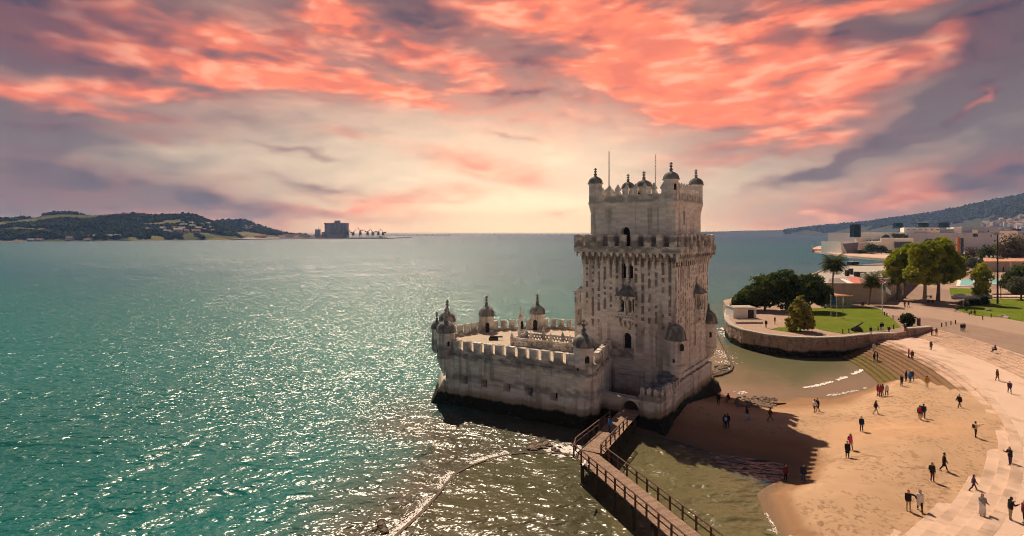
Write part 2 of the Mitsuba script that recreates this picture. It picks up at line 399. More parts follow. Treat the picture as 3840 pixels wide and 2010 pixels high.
m.vertices += (meshkit.noise(m.vertices * 1.7)[:, None] - .5) * np.array([.5, .3, .35]) * (m.vertices[:, 2:3] < 1.45)
tw('footing', m, smooth=False)

# loggia wall that stands out at the far left
lg = solid(lambda b: b.add(np.array([(-15.75, .15, -1), (-14.1, .15, -1), (-14.1, 13.5, -1), (-15.75, 13.5, -1), (-15.75, .15, 16.0), (-14.1, .15, 17.4), (-14.1, 13.5, 17.4), (-15.75, 13.5, 16.0)]),
                           [[0, 1, 5, 4], [1, 2, 6, 5], [2, 3, 7, 6], [3, 0, 4, 7], [4, 5, 6, 7], [3, 2, 1, 0]]))
lg = cut(lg, [trimesh.creation.box(bounds=[[-15.4, -.4, 10.9], [-14.22, 12.8, 13.4]])] + [trimesh.creation.box(bounds=[[-16, y, 10.9], [-15, y + 1.3, 13.3]]) for y in (2, 4, 6, 8, 10)])
tw('loggia', lg, 'stone_mat_2')
tw('loggia_ledge', MB().b2(-16.0, -14.25, -.05, .1, 15.9, 16.1))


# bay windows under stone canopies
def bay(u0, U, N, cx):
    O = (0, 0, 0)
    P = lambda poly, a, c: face_prism(poly, O, U, N, a, c)
    B = tw('bay_window', trimesh.util.concatenate([P(sg.box(cx - 1.3, 12.55, cx + 1.3, 12.75), 0, 1.05), P(sg.box(cx - 1.35, 15.75, cx + 1.35, 16.0), 0, 1.15)]))
    for x in (-1.15, 0, 1.15):
        tw('column', P(sg.box(cx + x - .09, 13.65, cx + x + .09, 15.75), .82, 1.0), parent=B)
    for x in (-1.15, 1.15):
        tw('column', P(sg.box(cx + x - .09, 13.65, cx + x + .09, 15.75), 0, .14), parent=B)
    for a in (-.58, .58):
        tw('arch', P(sg.box(cx + a - .56, 15.1, cx + a + .56, 15.75).difference(sg.Polygon(arch(.96, 1.0, cx + a, 14.55))), .84, .98), parent=B)
    bal = sg.box(cx - 1.28, 12.75, cx + 1.28, 13.68)
    for x in np.arange(-1.0, 1.01, .4):
        for z in (12.98, 13.33):
            bal = bal.difference(sg.Point(cx + x + (.1 if z > 13 else -.1), z).buffer(.13, 3))
    tw('balustrade', P(bal, .86, 1.0), parent=B)
    for x in (-1.24, 1.24):
        tw('balustrade', P(sg.box(cx + x - .06, 12.75, cx + x + .06, 13.68), 0, .86), parent=B)
    for x in (-1.05, -.35, .35, 1.05):
        tw('corbel', trimesh.util.concatenate([P(sg.box(cx + x - .14, 12.15, cx + x + .14, 12.55), 0, .95), P(sg.box(cx + x - .14, 11.75, cx + x + .14, 12.15), 0, .6), P(sg.box(cx + x - .14, 11.4, cx + x + .14, 11.75), 0, .28)]), parent=B)
    U_, N_ = np.array(U, float), np.array(N, float)
    pt = lambda a, d, z: U_ * (cx + a) + N_ * d + np.array([0, 0, z])
    b = MB(); b.add([pt(-1.45, 0, 16.0), pt(1.45, 0, 16.0), pt(1.45, 1.25, 16.0), pt(-1.45, 1.25, 16.0), pt(-.25, 0, 17.6), pt(.25, 0, 17.6)], [[3, 2, 5], [3, 5, 4], [2, 1, 5], [0, 3, 4], [0, 4, 5], [0, 5, 1], [0, 1, 2], [0, 2, 3]])
    m = b.mesh(); m.fix_normals()
    tw('canopy', m, 'dome_mat', parent=B, smooth=False)
    tw('finial', trimesh.util.concatenate([P(sg.Polygon([(cx - .09, 17.4), (cx + .09, 17.4), (cx + .05, 18.5), (cx - .05, 18.5)]), .05, .2), P(sg.box(cx - .2, 17.95, cx + .2, 18.1), .06, .18)]), parent=B)


bay(0, AU, AN, XC)
bay(0, BU, BN, 9.35)

# machicolated gallery
GZ, GO = 22.2, 1.0
b = MB(); b.b2(-14.2 - GO, GO, -GO, 15.3 + GO, GZ - .02, GZ + .28)
GL = tw('gallery', b)
for face, (U, N, w0, w1) in (('A', (AU, AN, -15.1, .9)), ('B', (BU, BN, -.9, 16.2))):
    n = int(round((w1 - w0) / .98))
    for i in range(n + 1):
        w = w0 + .1 + i * (w1 - w0 - .2) / n
        O = (0, 0, 0)
        pc = [face_prism(sg.box(w - .16, 21.65, w + .16, 22.18), O, U, N, -.02, .95), face_prism(sg.box(w - .15, 21.05, w + .15, 21.65), O, U, N, -.02, .62), face_prism(sg.box(w - .14, 20.3, w + .14, 21.05), O, U, N, -.02, .3)]
        if -14.3 < w < .05 or face == 'B' and -.05 < w < 15.4:
            tw('corbel', trimesh.util.concatenate(pc), 'stone_mat_2', parent=GL)
        if i < n:
            wn = w + (w1 - w0 - .2) / n
            tw('arch', face_prism(sg.box(w + .16, 21.55, wn - .16, 22.18).difference(sg.Polygon(arch(wn - w - .36, .55, (w + wn) / 2, 21.5, 5))), O, U, N, .55, .93), parent=GL)


def shield(w, h, x, z):
    """A shield-shaped relief, its point down."""
    r = w / 2
    return sg.Polygon([(x - r, z + h), (x + r, z + h), (x + r, z + h * .42), (x + r * .75, z + h * .2), (x, z), (x - r * .75, z + h * .2), (x - r, z + h * .42)])


def parapet(U, N, O, w0, w1, z0, zl, zt, width, gap, holder, thick=.45, relief=True, phase=0.0):
    tw('parapet', face_prism(sg.box(w0, z0, w1, zl), O, U, N, -thick, 0), parent=holder)
    tw('parapet_coping', face_prism(sg.box(w0, zl, w1, zl + .12), O, U, N, -thick - .05, .07), parent=holder)
    w = w0 + phase
    while w + width <= w1 + 1e-6:
        c = w + width / 2
        ms = [face_prism(sg.box(w, zl + .12, w + width, zt - .14), O, U, N, -thick + .03, -.03), face_prism(sg.box(w - .05, zt - .14, w + width + .05, zt), O, U, N, -thick - .04, .06),
              face_prism(sg.Polygon([(w - .02, zt), (w + width + .02, zt), (c, zt + .12)]), O, U, N, -thick, .02)]
        if relief:
            s = shield(width * .82, zt - zl - .12 + .35, c, zl - .28)
            ms.append(face_prism(s, O, U, N, -.02, .10))
            cr = sg.box(c - .09, zl, c + .09, zt - .22).union(sg.box(c - width * .3, (zl + zt) / 2, c + width * .3, (zl + zt) / 2 + .18))
            ms.append(face_prism(cr, O, U, N, .09, .17))
        tw('merlon', trimesh.util.concatenate(ms), parent=holder)
        w += width + gap


g0 = GZ + .28
parapet(AU, AN, (0, -GO, 0), -14.2 - GO, GO, g0, 23.0, 24.72, .98, .84, GL, phase=.1)
parapet(BU, BN, (GO, 0, 0), -GO, 15.3 + GO, g0, 23.0, 24.72, .98, .84, GL, phase=.45)
parapet(AU, (0, 1, 0), (0, 15.3 + GO, 0), -14.2 - GO, GO, g0, 23.15, 24.6, .95, .72, GL, relief=False)
parapet(BU, (-1, 0, 0), (-14.2 - GO, 0, 0), -GO, 15.3 + GO, g0, 23.15, 24.6, .95, .72, GL, relief=False)

# the upper storey
ux0, ux1, uy0, uy1 = -13.3, -.3, .8, 12.4
up = solid(lambda b: b.b2(ux0, ux1, uy0, uy1, 22.3, 29.45))
up = cut(up, [face_prism(arch(1.35, 3.3, -7.6, 22.6), (0, uy0, 0), AU, AN, -.9, .5), face_prism(sg.box(4.2, 26.2, 4.9, 28.2), (ux1, 0, 0), BU, BN, -.5, .5)])
UW = tw('upper_wall', up)
tw('doorway', face_prism(arch(1.4, 3.35, -7.6, 22.58), (0, uy0, 0), AU, AN, -.86, -.8), 'void_mat', smooth=False)
tw('window', face_prism(sg.box(4.15, 26.15, 4.95, 28.25), (ux1, 0, 0), BU, BN, -.46, -.4), 'void_mat', smooth=False)
ring = sg.Polygon(arch(1.85, 3.6, -7.6, 22.6)).difference(sg.Polygon(arch(1.35, 3.3, -7.6, 22.6)))
tw('door_frame', face_prism(ring, (0, uy0, 0), AU, AN, -.1, .09))
blocks(UW, (0, uy0, 0), AU, AN, ux0, ux1, 22.6, 29.3, [(-8.6, -6.6, 22, 26.3)])
blocks(UW, (ux1, 0, 0), BU, BN, uy0, uy1, 22.6, 29.3, [(4.0, 5.1, 26, 28.4)])
b = MB(); b.b2(ux0 - .3, ux1 + .3, uy0 - .3, uy1 + .3, 29.4, 29.62); b.b2(ux0 - .18, ux1 + .18, uy0 - .18, uy1 + .18, 29.2, 29.4)
tw('cornice', b)
TP = tw('roof_terrace', MB().b2(ux0, ux1, uy0, uy1, 29.62, 29.8), 'deck_mat')


def crest(U, N, O, w0, w1, n):
    tw('parapet', face_prism(sg.box(w0, 29.62, w1, 30.55), O, U, N, -.35, 0), parent=TP)
    for i in range(n):
        w = w0 + (i + .5) * (w1 - w0) / n
        b = MB()
        P = lambda poly, a, c: b.mesh_(face_prism(poly, O, U, N, a, c))
        P(sg.box(w - .28, 29.7, w + .28, 30.55), 0, .09)
        P(sg.box(w - .27, 30.55, w + .27, 31.2), -.36, .02)
        P(sg.box(w - .4, 31.2, w + .4, 31.34), -.46, .12)
        c = np.asarray(O, float) + np.asarray(U, float) * w + np.asarray(N, float) * -.17
        b.lathe([(.38, 31.32), (.30, 31.55), (.03, 32.15)], (c[0], c[1], 0), n=4, a0=math.pi / 4, square=True)
        tw('merlon', b, parent=TP, smooth=False)


crest(AU, AN, (0, uy0 - .1, 0), ux0 + 1.0, ux1 - 1.0, 8)
crest(BU, BN, (ux1 + .1, 0, 0), uy0 + 1.0, uy1 - 1.0, 8)
crest(AU, (0, 1, 0), (0, uy1 + .1, 0), ux0 + 1.0, ux1 - 1.0, 8)
crest(BU, (-1, 0, 0), (ux0 - .1, 0, 0), uy0 + 1.0, uy1 - 1.0, 8)


def bartizan(x, y, r, z0, z1, ze, zd, zf, corbel, name='turret', door=None, window=None, ribs=12, n=36):
    """A round watch turret: corbels from z0, body z1 to ze, ribbed dome to zd, finial to zf."""
    R = tw(name, MB().lathe([(r, z1), (r * 1.07, z1 + .12), (r, z1 + .25), (r, ze - .2), (r * 1.08, ze - .1), (r * 1.16, ze)], (x, y, 0), n=n))
    if corbel:
        k = 5
        pr = [(r * .12, z0)]
        for i in range(k):
            q = r * (.3 + .7 * ((i + 1) / k) ** .7)
            za = z0 + (z1 - z0) * (i + .35) / k; zb = z0 + (z1 - z0) * (i + .95) / k
            pr += [(q * .93, za), (q * 1.02, za + .05), (q * 1.02, zb)]
        tw('corbel', MB().lathe(pr, (x, y, 0), n=n), parent=R)
    h = zd - ze
    dome = [(r * 1.2, ze), (r * 1.2, ze + .1)] + [(r * 1.10 * math.cos(t) ** .8, ze + .1 + h * .95 * math.sin(t)) for t in np.linspace(0, 1.35, 9)]
    tw('dome', MB().lathe(dome, (x, y, 0), n=ribs * 4, lobes=ribs, amp=.07), 'dome_mat', parent=R, smooth=45)
    if zf > zd:
        H = zf - zd; q = r * .28
        fin = [(q * 1.25, zd - .25), (q * 1.3, zd), (q * .75, zd + H * .1), (q * .7, zd + H * .22), (q * 1.0, zd + H * .27), (q * 1.0, zd + H * .32), (q * .45, zd + H * .38), (q * .4, zd + H * .5), (q * .85, zd + H * .56), (q * .8, zd + H * .63), (q * .3, zd + H * .7), (q * .28, zd + H * .86), (q * .5, zd + H * .9), (q * .45, zd + H * .95), (.02, zd + H)]
        b = MB().lathe(fin, (x, y, 0), n=12)
        b.b2(x - q * .9, x + q * .9, y - q * .25, y + q * .25, zd + H * .78, zd + H * .86)
        tw('finial', b, 'dome_mat', parent=R)
    for ang, wz, ww, wh in (window or []) + ([door] if door else []):
        u = np.array([-math.sin(ang), math.cos(ang), 0]); nn = np.array([math.cos(ang), math.sin(ang), 0])
        tw('window' if (ang, wz, ww, wh) != door else 'doorway', face_prism(arch(ww, wh, 0, wz, 6), (x, y, 0), u, nn, r * .8, r * 1.012), 'void_mat', parent=R, smooth=False)
        ring = sg.Polygon(arch(ww + .24, wh + .14, 0, wz - .04, 6)).difference(sg.Polygon(arch(ww, wh, 0, wz, 6)))
        tw('window_frame', face_prism(ring, (x, y, 0), u, nn, r * .85, r * 1.05), parent=R)
    return R


rd = math.radians
for x, y, win in ((ux0 + .55, uy0 + .45, None), (ux1 - .75, uy0 + .45, [(rd(-38), 30.95, .42, .9)]), (ux1 - .55, uy1 - .5, None), (ux0 + 1.2, uy1 - .5, None)):
    bartizan(x, y, .98, 27.2, 29.3, 32.45, 33.5, 34.9, True, window=win, ribs=8)
bartizan(-8.4, 9.6, 1.15, 29.7, 29.75, 32.35, 33.4, 34.9, False, name='stair_turret', ribs=8, door=(rd(-110), 29.8, .7, 1.7))
# low turrets on the keep's corners
bartizan(.1, -.1, 1.2, 5.3, 7.1, 10.5, 12.6, 12.6, True, window=[(rd(-35), 9.2, .75, .95), (rd(-85), 7.6, .3, .5)])
bartizan(.1, 15.2, 1.2, 5.3, 7.0, 10.7, 12.7, 13.8, True, window=[(rd(-60), 8.6, .4, .9)])
# ------------------------------------------------------------------ the bastion in front of the keep (same thing)
LW = lambda x, y: (NX + x * EX[0] + y * EY[0], NY + x * EX[1] + y * EY[1])
P1, P1b, P2, P3, P4, P5 = (9.03, 68.3), (10.75, 68.75), (-9.65, 78.8), (-11.2, 89.2), (-4.6, 95.6), (4.6, 98.0)
PT = (14.6, 79.0)
ring_ = [P1, P1b, PT, LW(-12, 3), LW(-12, 14), (14.0, 96.5), P5, P4, P3, P2]
court = sg.Polygon([(-.1, 83.0), (8.6, 78.6), (10.9, 83.0), (2.2, 87.4)])
bast = trimesh.creation.extrude_polygon(sg.Polygon(ring_), 9.05, engine='earcut'); bast.vertices[:, 2] -= 1.5
cc = trimesh.creation.extrude_polygon(court, 6, engine='earcut'); cc.vertices[:, 2] += 3.2


def edge(a, b):
    a, b = np.array([*a, 0.0]), np.array([*b, 0.0]); L = np.linalg.norm(b - a); u = (b - a) / L
    return a, u, np.array([u[1], -u[0], 0.0]), L


O12, U12, N12, L12 = edge(P2, P1)
emb = []
for px, zc in ((1740, 3.95), (1813, 3.9), (1898.6, 3.8), (1981.7, 3.75), (2075, 3.65)):
    k = (px - CX) / F; t = (P1[0] - k * P1[1]) / ((P1[0] - P2[0]) + k * (P2[1] - P1[1]))
    emb.append((L12 * (1 - t), zc))
cutters = [cc]
for w, z in emb:
    q = MB(); a, c = .62, .34                           # splayed embrasure
    pts = [O12 + U12 * (w + s * (a if o else c) + (0 if o else .28)) + N12 * (.3 if o else -1.1) + np.array([0, 0, z + h * (.58 if o else .42)]) for o in (1, 0) for s, h in ((-1, -1), (1, -1), (1, 1), (-1, 1))]
    mm = trimesh.Trimesh(pts, np.array([[0, 1, 2], [0, 2, 3], [4, 6, 5], [4, 7, 6], [0, 4, 5], [0, 5, 1], [1, 5, 6], [1, 6, 2], [2, 6, 7], [2, 7, 3], [3, 7, 4], [3, 4, 0]]), process=False)
    if mm.volume < 0:
        mm.invert()
    cutters.append(mm)
bast.merge_vertices()
BW = obj('bastion_wall', cut(bast, cutters), 'stone_mat_0', TW)
for w, z in emb:
    obj('embrasure', face_prism(sg.box(w - .08, z - .46, w + .66, z + .46), O12, U12, N12, -1.09, -1.0), 'void_mat', TW, smooth=False)
blocks(BW, O12, U12, N12, .2, L12, -.2, 7.2, [(w - .75, w + .75, z - .65, z + .65) for w, z in emb])
Ob, Ub, Nb, Lb = edge(P1, P1b); blocks(BW, Ob, Ub, Nb, 0, Lb, -.2, 7.2)
Oc, Uc, Nc, Lc = edge(P1b, PT); blocks(BW, Oc, Uc, Nc, 0, Lc, -.2, 7.2)
obj('deck', MB().prism(sg.Polygon(ring_).buffer(-.3).difference(court), 7.56, 7.64), 'deck_mat', TW)


def wall_top(a, b, n_mer, relief, skip0=.0, skip1=.0):
    O, U, N, L = edge(a, b)
    m = MB()
    m.mesh_(face_prism(sg.box(0, 7.15, L, 7.4), O, U, N, -.5, .22)); m.mesh_(face_prism(sg.box(0, 6.95, L, 7.15), O, U, N, -.4, .12))
    H = obj('parapet', m, 'stone_mat_0', TW)
    obj('parapet_wall', face_prism(sg.box(0, 7.4, L, 8.15), O, U, N, -.55, 0.02), 'stone_mat_0', H)
    s = (L - skip0 - skip1) / n_mer
    for i in range(n_mer):
        c = skip0 + (i + .5) * s; w = s * .32
        ms = [face_prism(sg.box(c - w, 8.15, c + w, 9.3), O, U, N, -.5, 0), face_prism(sg.box(c - w - .06, 9.3, c + w + .06, 9.46), O, U, N, -.58, .07)]
        if relief:
            ms.append(face_prism(shield(w * 1.8, 1.5, c, 7.55), O, U, N, -.02, .11))
            ms.append(face_prism(sg.box(c - .1, 7.9, c + .1, 8.95).union(sg.box(c - w * .55, 8.35, c + w * .55, 8.56)), O, U, N, .1, .18))
        obj('merlon', trimesh.util.concatenate(ms), 'stone_mat_2' if i % 3 else 'stone_mat_0', H)


wall_top(P2, P1, 11, True, .9, .9)
wall_top(P1b, PT, 6, True, .9, .0)
wall_top(P3, P2, 5, True, .9, .9)
wall_top(P4, P3, 5, False, .8, .8)
wall_top(P5, P4, 5, False, .8, .8)
wall_top((14.0, 96.5), P5, 6, False, .2, .8)
wall_top(LW(-12, 14), (14.0, 96.5), 5, False)


def tw_world(x, y):
    d = np.array([x - NX, y - NY]); return float(d @ EX), float(d @ EY)


dk = rd(-70)
for x, y, dr_, wn in ((9.2, 69.1, None, [(rd(-42), 8.55, .62, .95), (rd(-95), 7.55, .3, .4)]), (-9.75, 79.2, None, [(rd(-30), 8.6, .4, .7), (rd(-110), 7.6, .3, .4)]), (-10.7, 88.9, (rd(-25), 7.66, .7, 1.75), None), (-4.5, 95.0, (rd(-45), 7.66, .7, 1.75), None), (4.6, 97.3, (rd(-75), 7.66, .8, 1.85), None)):
    lx, ly = tw_world(x, y)
    bartizan(lx, ly, 1.28, 4.6, 6.8, 10.45, 12.0, 14.0, True, window=wn, door=dr_)
lx, ly = tw_world(-11.6, 83.0)                           # a smaller one on the seaward flank
bartizan(lx, ly, .8, 6.5, 7.2, 10.3, 11.4, 12.9, True)
obj('footing', MB().add([(-9.4, 78.2, -.5), (-12.2, 79.2, -.5), (-12.6, 90, -.5), (-10, 90, -.5), (-9.6, 79.2, 3.2), (-10.1, 79.2, 3.0), (-11.4, 89.2, 3.0), (-11, 89, 3.2)], [[0, 4, 5, 1], [1, 5, 6, 2], [4, 7, 6, 5], [0, 3, 7, 4]]), 'stone_mat_1', TW, smooth=False)

# courtyard: balustrade with pinnacled posts, and inner arcade
cp = np.array(court.exterior.coords)[:4]
for i in range(4):
    a, b_ = cp[i], cp[(i + 1) % 4]
    O, U, N, L = edge(a, b_)
    H = obj('courtyard_balustrade', face_prism(sg.box(0, 7.6, L, 7.8), O, U, -N, 0, .3), 'stone_mat_2', TW)
    n = 3 if L > 6 else 2
    pan = sg.box(0, 7.8, L, 8.75)
    for x in np.arange(.5, L - .3, .5):
        for z in (8.05, 8.45):
            pan = pan.difference(sg.Point(x + (.12 if z > 8.2 else -.12), z).buffer(.15, 3))
    obj('balustrade_panel', face_prism(pan, O, U, -N, .08, .22), 'stone_mat_2', H)
    obj('handrail', face_prism(sg.box(0, 8.75, L, 8.9), O, U, -N, 0, .3), 'stone_mat_2', H)
    for j in range(n):
        c = O + U * (j * L / n) - N * .15
        h = 2.6 if (i + j) % 3 else 2.1
        obj('post', MB().lathe([(.24, 7.6), (.24, 7.6 + h * .55), (.32, 7.6 + h * .6), (.2, 7.6 + h * .66), (.26, 7.6 + h * .72), (.12, 7.6 + h * .85), (.02, 7.6 + h)], (c[0], c[1], 0), n=8), 'stone_mat_2', H)
lo = cp.mean(0)
for i in (2, 3):                                        # the arcade seen through the opening
    O, U, N, L = edge(cp[i], cp[(i + 1) % 4])
    w = sg.box(0, 3.2, L, 7.5)
    for x in np.arange(1.1, L - .8, 2.1):
        w = w.difference(sg.Polygon(arch(1.5, 3.4, x, 3.4)))
    obj('arcade', face_prism(w, O, U, -N, -.02, .25), 'stone_mat_2', TW)
s = (1.5, 91.0)                                          # tall niche shrine beside the courtyard
NS = obj('shrine', MB().box((s[0], s[1], 8.1), (1.1, 1.1, 1.0)).box((s[0], s[1], 9.6), (.7, .7, 2.0)).lathe([(.5, 10.6), (.5, 10.75), (.38, 11.1), (.2, 11.7), (.24, 11.8), (.03, 12.6)], (s[0], s[1], 0), n=8), 'stone_mat_2', TW)
obj('niche', MB().box((s[0] + .18, s[1] - .35, 9.5), (.4, .06, 1.3)), 'void_mat', NS)

# gate: low curtain, door, and the small gatehouse beside it
gw = solid(lambda b: b.b2(-9.2, -1.9, -7.3, -6.3, -1.5, 3.5))
gw = cut(gw, [face_prism(arch(2.2, 2.1, -3.35, 1.25), (0, -7.3, 0), AU, AN, -1.2, .3)])
GW = tw('gate_wall', gw, 'stone_mat_1')
tw('gate', face_prism(sg.box(-4.6, 1.0, -2.1, 3.4), (0, -7.3, 0), AU, AN, -.75, -.65), 'dark_wood_mat', smooth=False)
tw('gate_coping', MB().b2(-9.2, -1.9, -7.5, -6.1, 3.5, 3.7), 'stone_mat_1')
GHs = solid(lambda b: b.b2(-2.0, .62, -7.5, 0, -1.5, 3.8))
GH = tw('gatehouse_wall', GHs)
blocks(GH, (0, -7.5, 0), AU, AN, -2.0, .62, .2, 3.7)
blocks(GH, (.62, 0, 0), BU, BN, -7.5, 0, .2, 3.7)
b = MB(); b.b2(-2.15, .8, -7.68, .0, 3.78, 4.0)
tw('string_course', b)
b = MB(); b.add([(-2.0, -6.9, 4.6), (.3, -6.9, 4.6), (.3, 0, 6.0), (-2.0, 0, 6.0), (-2.0, -6.9, 4.0), (.3, -6.9, 4.0), (.3, 0, 4.0), (-2.0, 0, 4.0)], [[0, 1, 2, 3], [0, 4, 5, 1], [1, 5, 6, 2], [3, 7, 4, 0]])
tw('gatehouse_roof', b, 'dome_mat', smooth=False)
for U, N, O, w0, w1, n in ((AU, AN, (0, -7.6, 0), -2.1, .5, 3), (BU, BN, (.7, 0, 0), -7.4, -.2, 7)):
    H = tw('gatehouse_parapet', face_prism(sg.box(w0, 4.0, w1, 4.5), O, U, N, -.4, 0))
    for i in range(n):
        c = w0 + (i + .5) * (w1 - w0) / n
        tw('merlon', trimesh.util.concatenate([face_prism(sg.box(c - .27, 4.5, c + .27, 5.2), O, U, N, -.38, 0), face_prism(sg.Polygon([(c - .33, 5.2), (c + .33, 5.2), (c, 5.5)]), O, U, N, -.42, .04), face_prism(shield(.46, .9, c, 4.15), O, U, N, -.02, .09)]), parent=H)

# ashlar: the blocks that show largest are parts of their own, the rest one mass per holder
BL = [(h, (v @ MT[:3, :3].T + MT[:3, 3]) if h in (KW, PB, UW, GH) else v, f) for h, v, f in BLOCKS]
eye = np.array([0, 0, CH])
order = np.argsort([-np.linalg.norm(np.cross(v[5] - v[4], v[7] - v[4])) / np.sum((v.mean(0) - eye) ** 2) for h, v, f in BL])
big = set(order[:290].tolist())
rest = {}
for i, (h, v, f) in enumerate(BL):
    if i in big:
        obj('stone_block', trimesh.Trimesh(v, np.vstack([f[:, [0, 1, 2]], f[:, [0, 2, 3]]]), process=False), f'stone_mat_{int(rng.integers(3))}', h, smooth=False)
    else:
        rest.setdefault(h, [MB() for _ in range(1)])[0].add(v, f)
for h, (m,) in rest.items():
    obj('stonework', m, 'stone_mat_0', h, kind='stuff', smooth=False)

# flagpoles, gun on the deck
for nm, lx, ly, r, top, lab in (('roof_flagpole', -11.8, 4.0, .1, 37.7, 'thick white flagpole without a flag at the left of the keep roof'), ('roof_flagpole', -5.9, 8.0, .05, 37.2, 'thin dark lightning rod beside the right corner turret of the keep')):
    x, y = LW(lx, ly)
    obj(nm if top > 37.5 else 'lightning_rod', MB().tube((x, y, 29.8), (x, y, top), r * 1.25, r * .7, n=8), 'white_metal_mat' if top > 37.5 else 'iron_mat', label=lab, cat='pole')
g = gp(1862, 1275, 7.66)
GC = thing('deck_gun', 'old bronze gun lying on the bastion deck', 'cannon')
obj('barrel', MB().lathe([(.16, 0), (.22, .1), (.2, .9), (.14, 1.2), (.13, 2.0), (.17, 2.1)], n=10).moved(np.array([[0, 0, 1, g[0] - 1.1], [1, 0, 0, g[1]], [0, 1, .02, 8.15], [0, 0, 0, 1.0]])), 'iron_mat', GC)
obj('carriage', MB().box((g[0] - .5, g[1] - .3, 7.84), (1.5, .1, .4)).box((g[0] - .5, g[1] + .3, 7.84), (1.5, .1, .4)).box((g[0] - .5, g[1], 7.86), (.2, .6, .15)), 'dark_wood_mat', GC)
# ------------------------------------------------------------------ ground, steps, water
CXC, CYC = -29.6, 127.0                                  # centre of the curved steps
rad = lambda x, y: np.hypot(x - CXC, y - CYC)
W0 = lambda px, py: tuple(gp(px, py)[:2])
cove = sg.Polygon([W0(*p) for p in ((2650, 1475), (2700, 1486), (2790, 1500), (2860, 1496), (2930, 1492), (3000, 1486), (3060, 1490), (3140, 1480), (3230, 1460), (3300, 1432), (3345, 1408), (3335, 1390), (3290, 1350))] + [(80, 116), (58, 125), (40, 125), (28, 95)])
pool = sg.Polygon([W0(*p) for p in ((2480, 1640), (2560, 1660), (2690, 1702), (2800, 1716), (2900, 1730), (2948, 1745), (2945, 1790), (2880, 1822), (2838, 1850), (2862, 1920), (2905, 1985), (2918, 2010))] + [(23, 38), (25, 25), (-30, 25), (-30, 75), (4, 72), (14, 68)])
wet = cove.union(pool)
MOUND = [gp(px, py, 4)[:2] for px, py in ((3356, 1250), (3300, 1250), (3234, 1255), (3145, 1264), (3056, 1266), (2967, 1264), (2878, 1255), (2789, 1237), (2744.5, 1219), (2726, 1200), (2723, 1180), (2729, 1160))]
land = sg.Polygon([*map(tuple, MOUND), (66, 168), (100, 205), (135, 246), (153, 278), (170, 282), (190, 320), (216, 345), (262, 380), (330, 400), (1600, 420), (1600, 30), (100, 10)]
                  + [(CXC + 122.5 * math.cos(a), CYC + 122.5 * math.sin(a)) for a in np.radians(np.linspace(-66, -4.6, 60))] + [(84.9, 115.3)])


def sand_h(x, y):
    pts = shapely.points(x, y)
    d = shapely.distance(pts, wet); b = shapely.distance(pts, wet.boundary)
    d = np.where(d > 0, d, -b)
    n = meshkit.fbm(np.stack([x / 5, y / 5, 0 * x], -1), 3) - .5
    f = meshkit.fbm(np.stack([x / .9, y / .9, 0 * x + 7], -1), 3) - .5
    h = np.where(d > 0, 2.45 * (1 - np.exp(-np.maximum(d, 0) / 17)), np.maximum(.10 * d, -.8))
    R = rad(x, y)
    t = np.interp(y, [36, 40, 45, 47, 50.5, 57, 62, 70, 76, 85, 95, 105], [1.7, 1.7, 1.78, 1.97, 2.18, 2.42, 2.6, 2.5, 2.25, 1.6, .9, .25]) + .12 * n
    k = sstep(90, 102, R) * sstep(0, 5, d)
    h = h * (1 - k) + t * k
    k = sstep(0, 4, d)
    return h + n * .30 * k + f * .07 * sstep(.3, 2, d)


RIS, TRD, R0s, R1t, R2t = .235, .917, 98.0, 109.0, 116.5


def ground_h(x, y):
    R = float(rad(x, y)); a = math.degrees(math.atan2(y - CYC, x - CXC))
    if land.contains(sg.Point(x, y)):
        return 4.0
    if a < -4 and R >= R2t:
        return min(4.0, 2.82 + .17 * (int((R - R2t) / .86) + 1))
    if a < -4 and R >= R1t:
        return 2.82
    h = float(sand_h(np.array([x]), np.array([y]))[0])
    if a < -2 and R >= R0s:
        h = max(h, RIS * (int((R - R0s) / TRD) + 1))
    return max(h, 0.0)


def stand(px, py):
    """The ground point under this pixel."""
    h = 1.0
    for _ in range(12):
        p = gp(px, py, h); h = .5 * h + .5 * ground_h(p[0], p[1])
    p = gp(px, py, h); p[2] = ground_h(p[0], p[1])
    return p


xs, ys = np.arange(2, 82, .3), np.arange(26, 116, .3)
X, Y = np.meshgrid(xs, ys)
Z = sand_h(X.ravel(), Y.ravel()).reshape(X.shape)
keep = (rad(X, Y) < 110.5)
i, j = np.meshgrid(np.arange(len(ys) - 1), np.arange(len(xs) - 1), indexing='ij')
q = np.stack([i * len(xs) + j, i * len(xs) + j + 1, (i + 1) * len(xs) + j + 1, (i + 1) * len(xs) + j], -1).reshape(-1, 4)
q = q[keep.ravel()[q].all(1) & (Z.ravel()[q].max(1) > -.5)]
sv = np.column_stack([X.ravel(), Y.ravel(), Z.ravel()])


def sand_colour(p, n, uv):
    dry = mix((.53, .345, .215), (.44, .275, .165), fbm(p.x / 3, p.y / 3, 1.0))
    pale = smst(.0, 1.0, 1.25 - dr.sqrt(dr.square((p.x - 44.5 - .25 * (p.y - 62)) / 10.5) + dr.square((p.y - 62.5) / 4.6)) + .7 * (fbm(p.x / 4, p.y / 4, 4.0) - .5))
    dry = mix(dry, (.56, .335, .195), pale)
    dry = mix(dry, (.27, .15, .075), .55 * smst(.60, .72, fbm(p.x / .55, p.y / .7, 3.0)) * smst(.42, .6, noise(p.x / 5, p.y / 5, 8.0)) * (1 - .8 * pale))
    spot = smst(.62, .70, fbm(p.x / .28 + 3, p.y / .34, 5.0)) * smst(.40, .56, fbm(p.x / 6 + 2, p.y / 5, 3.0))
    dry = mix(dry, (.24, .14, .075), .55 * spot * (1 - pale))
    w = p.z + .18 * (fbm(p.x / 2, p.y / 2, 2.0) - .5)
    damp = mix((.30, .165, .085), dry, smst(.55, 1.15, w))
    return mix((.20, .125, .075), damp, smst(.05, .45, w))


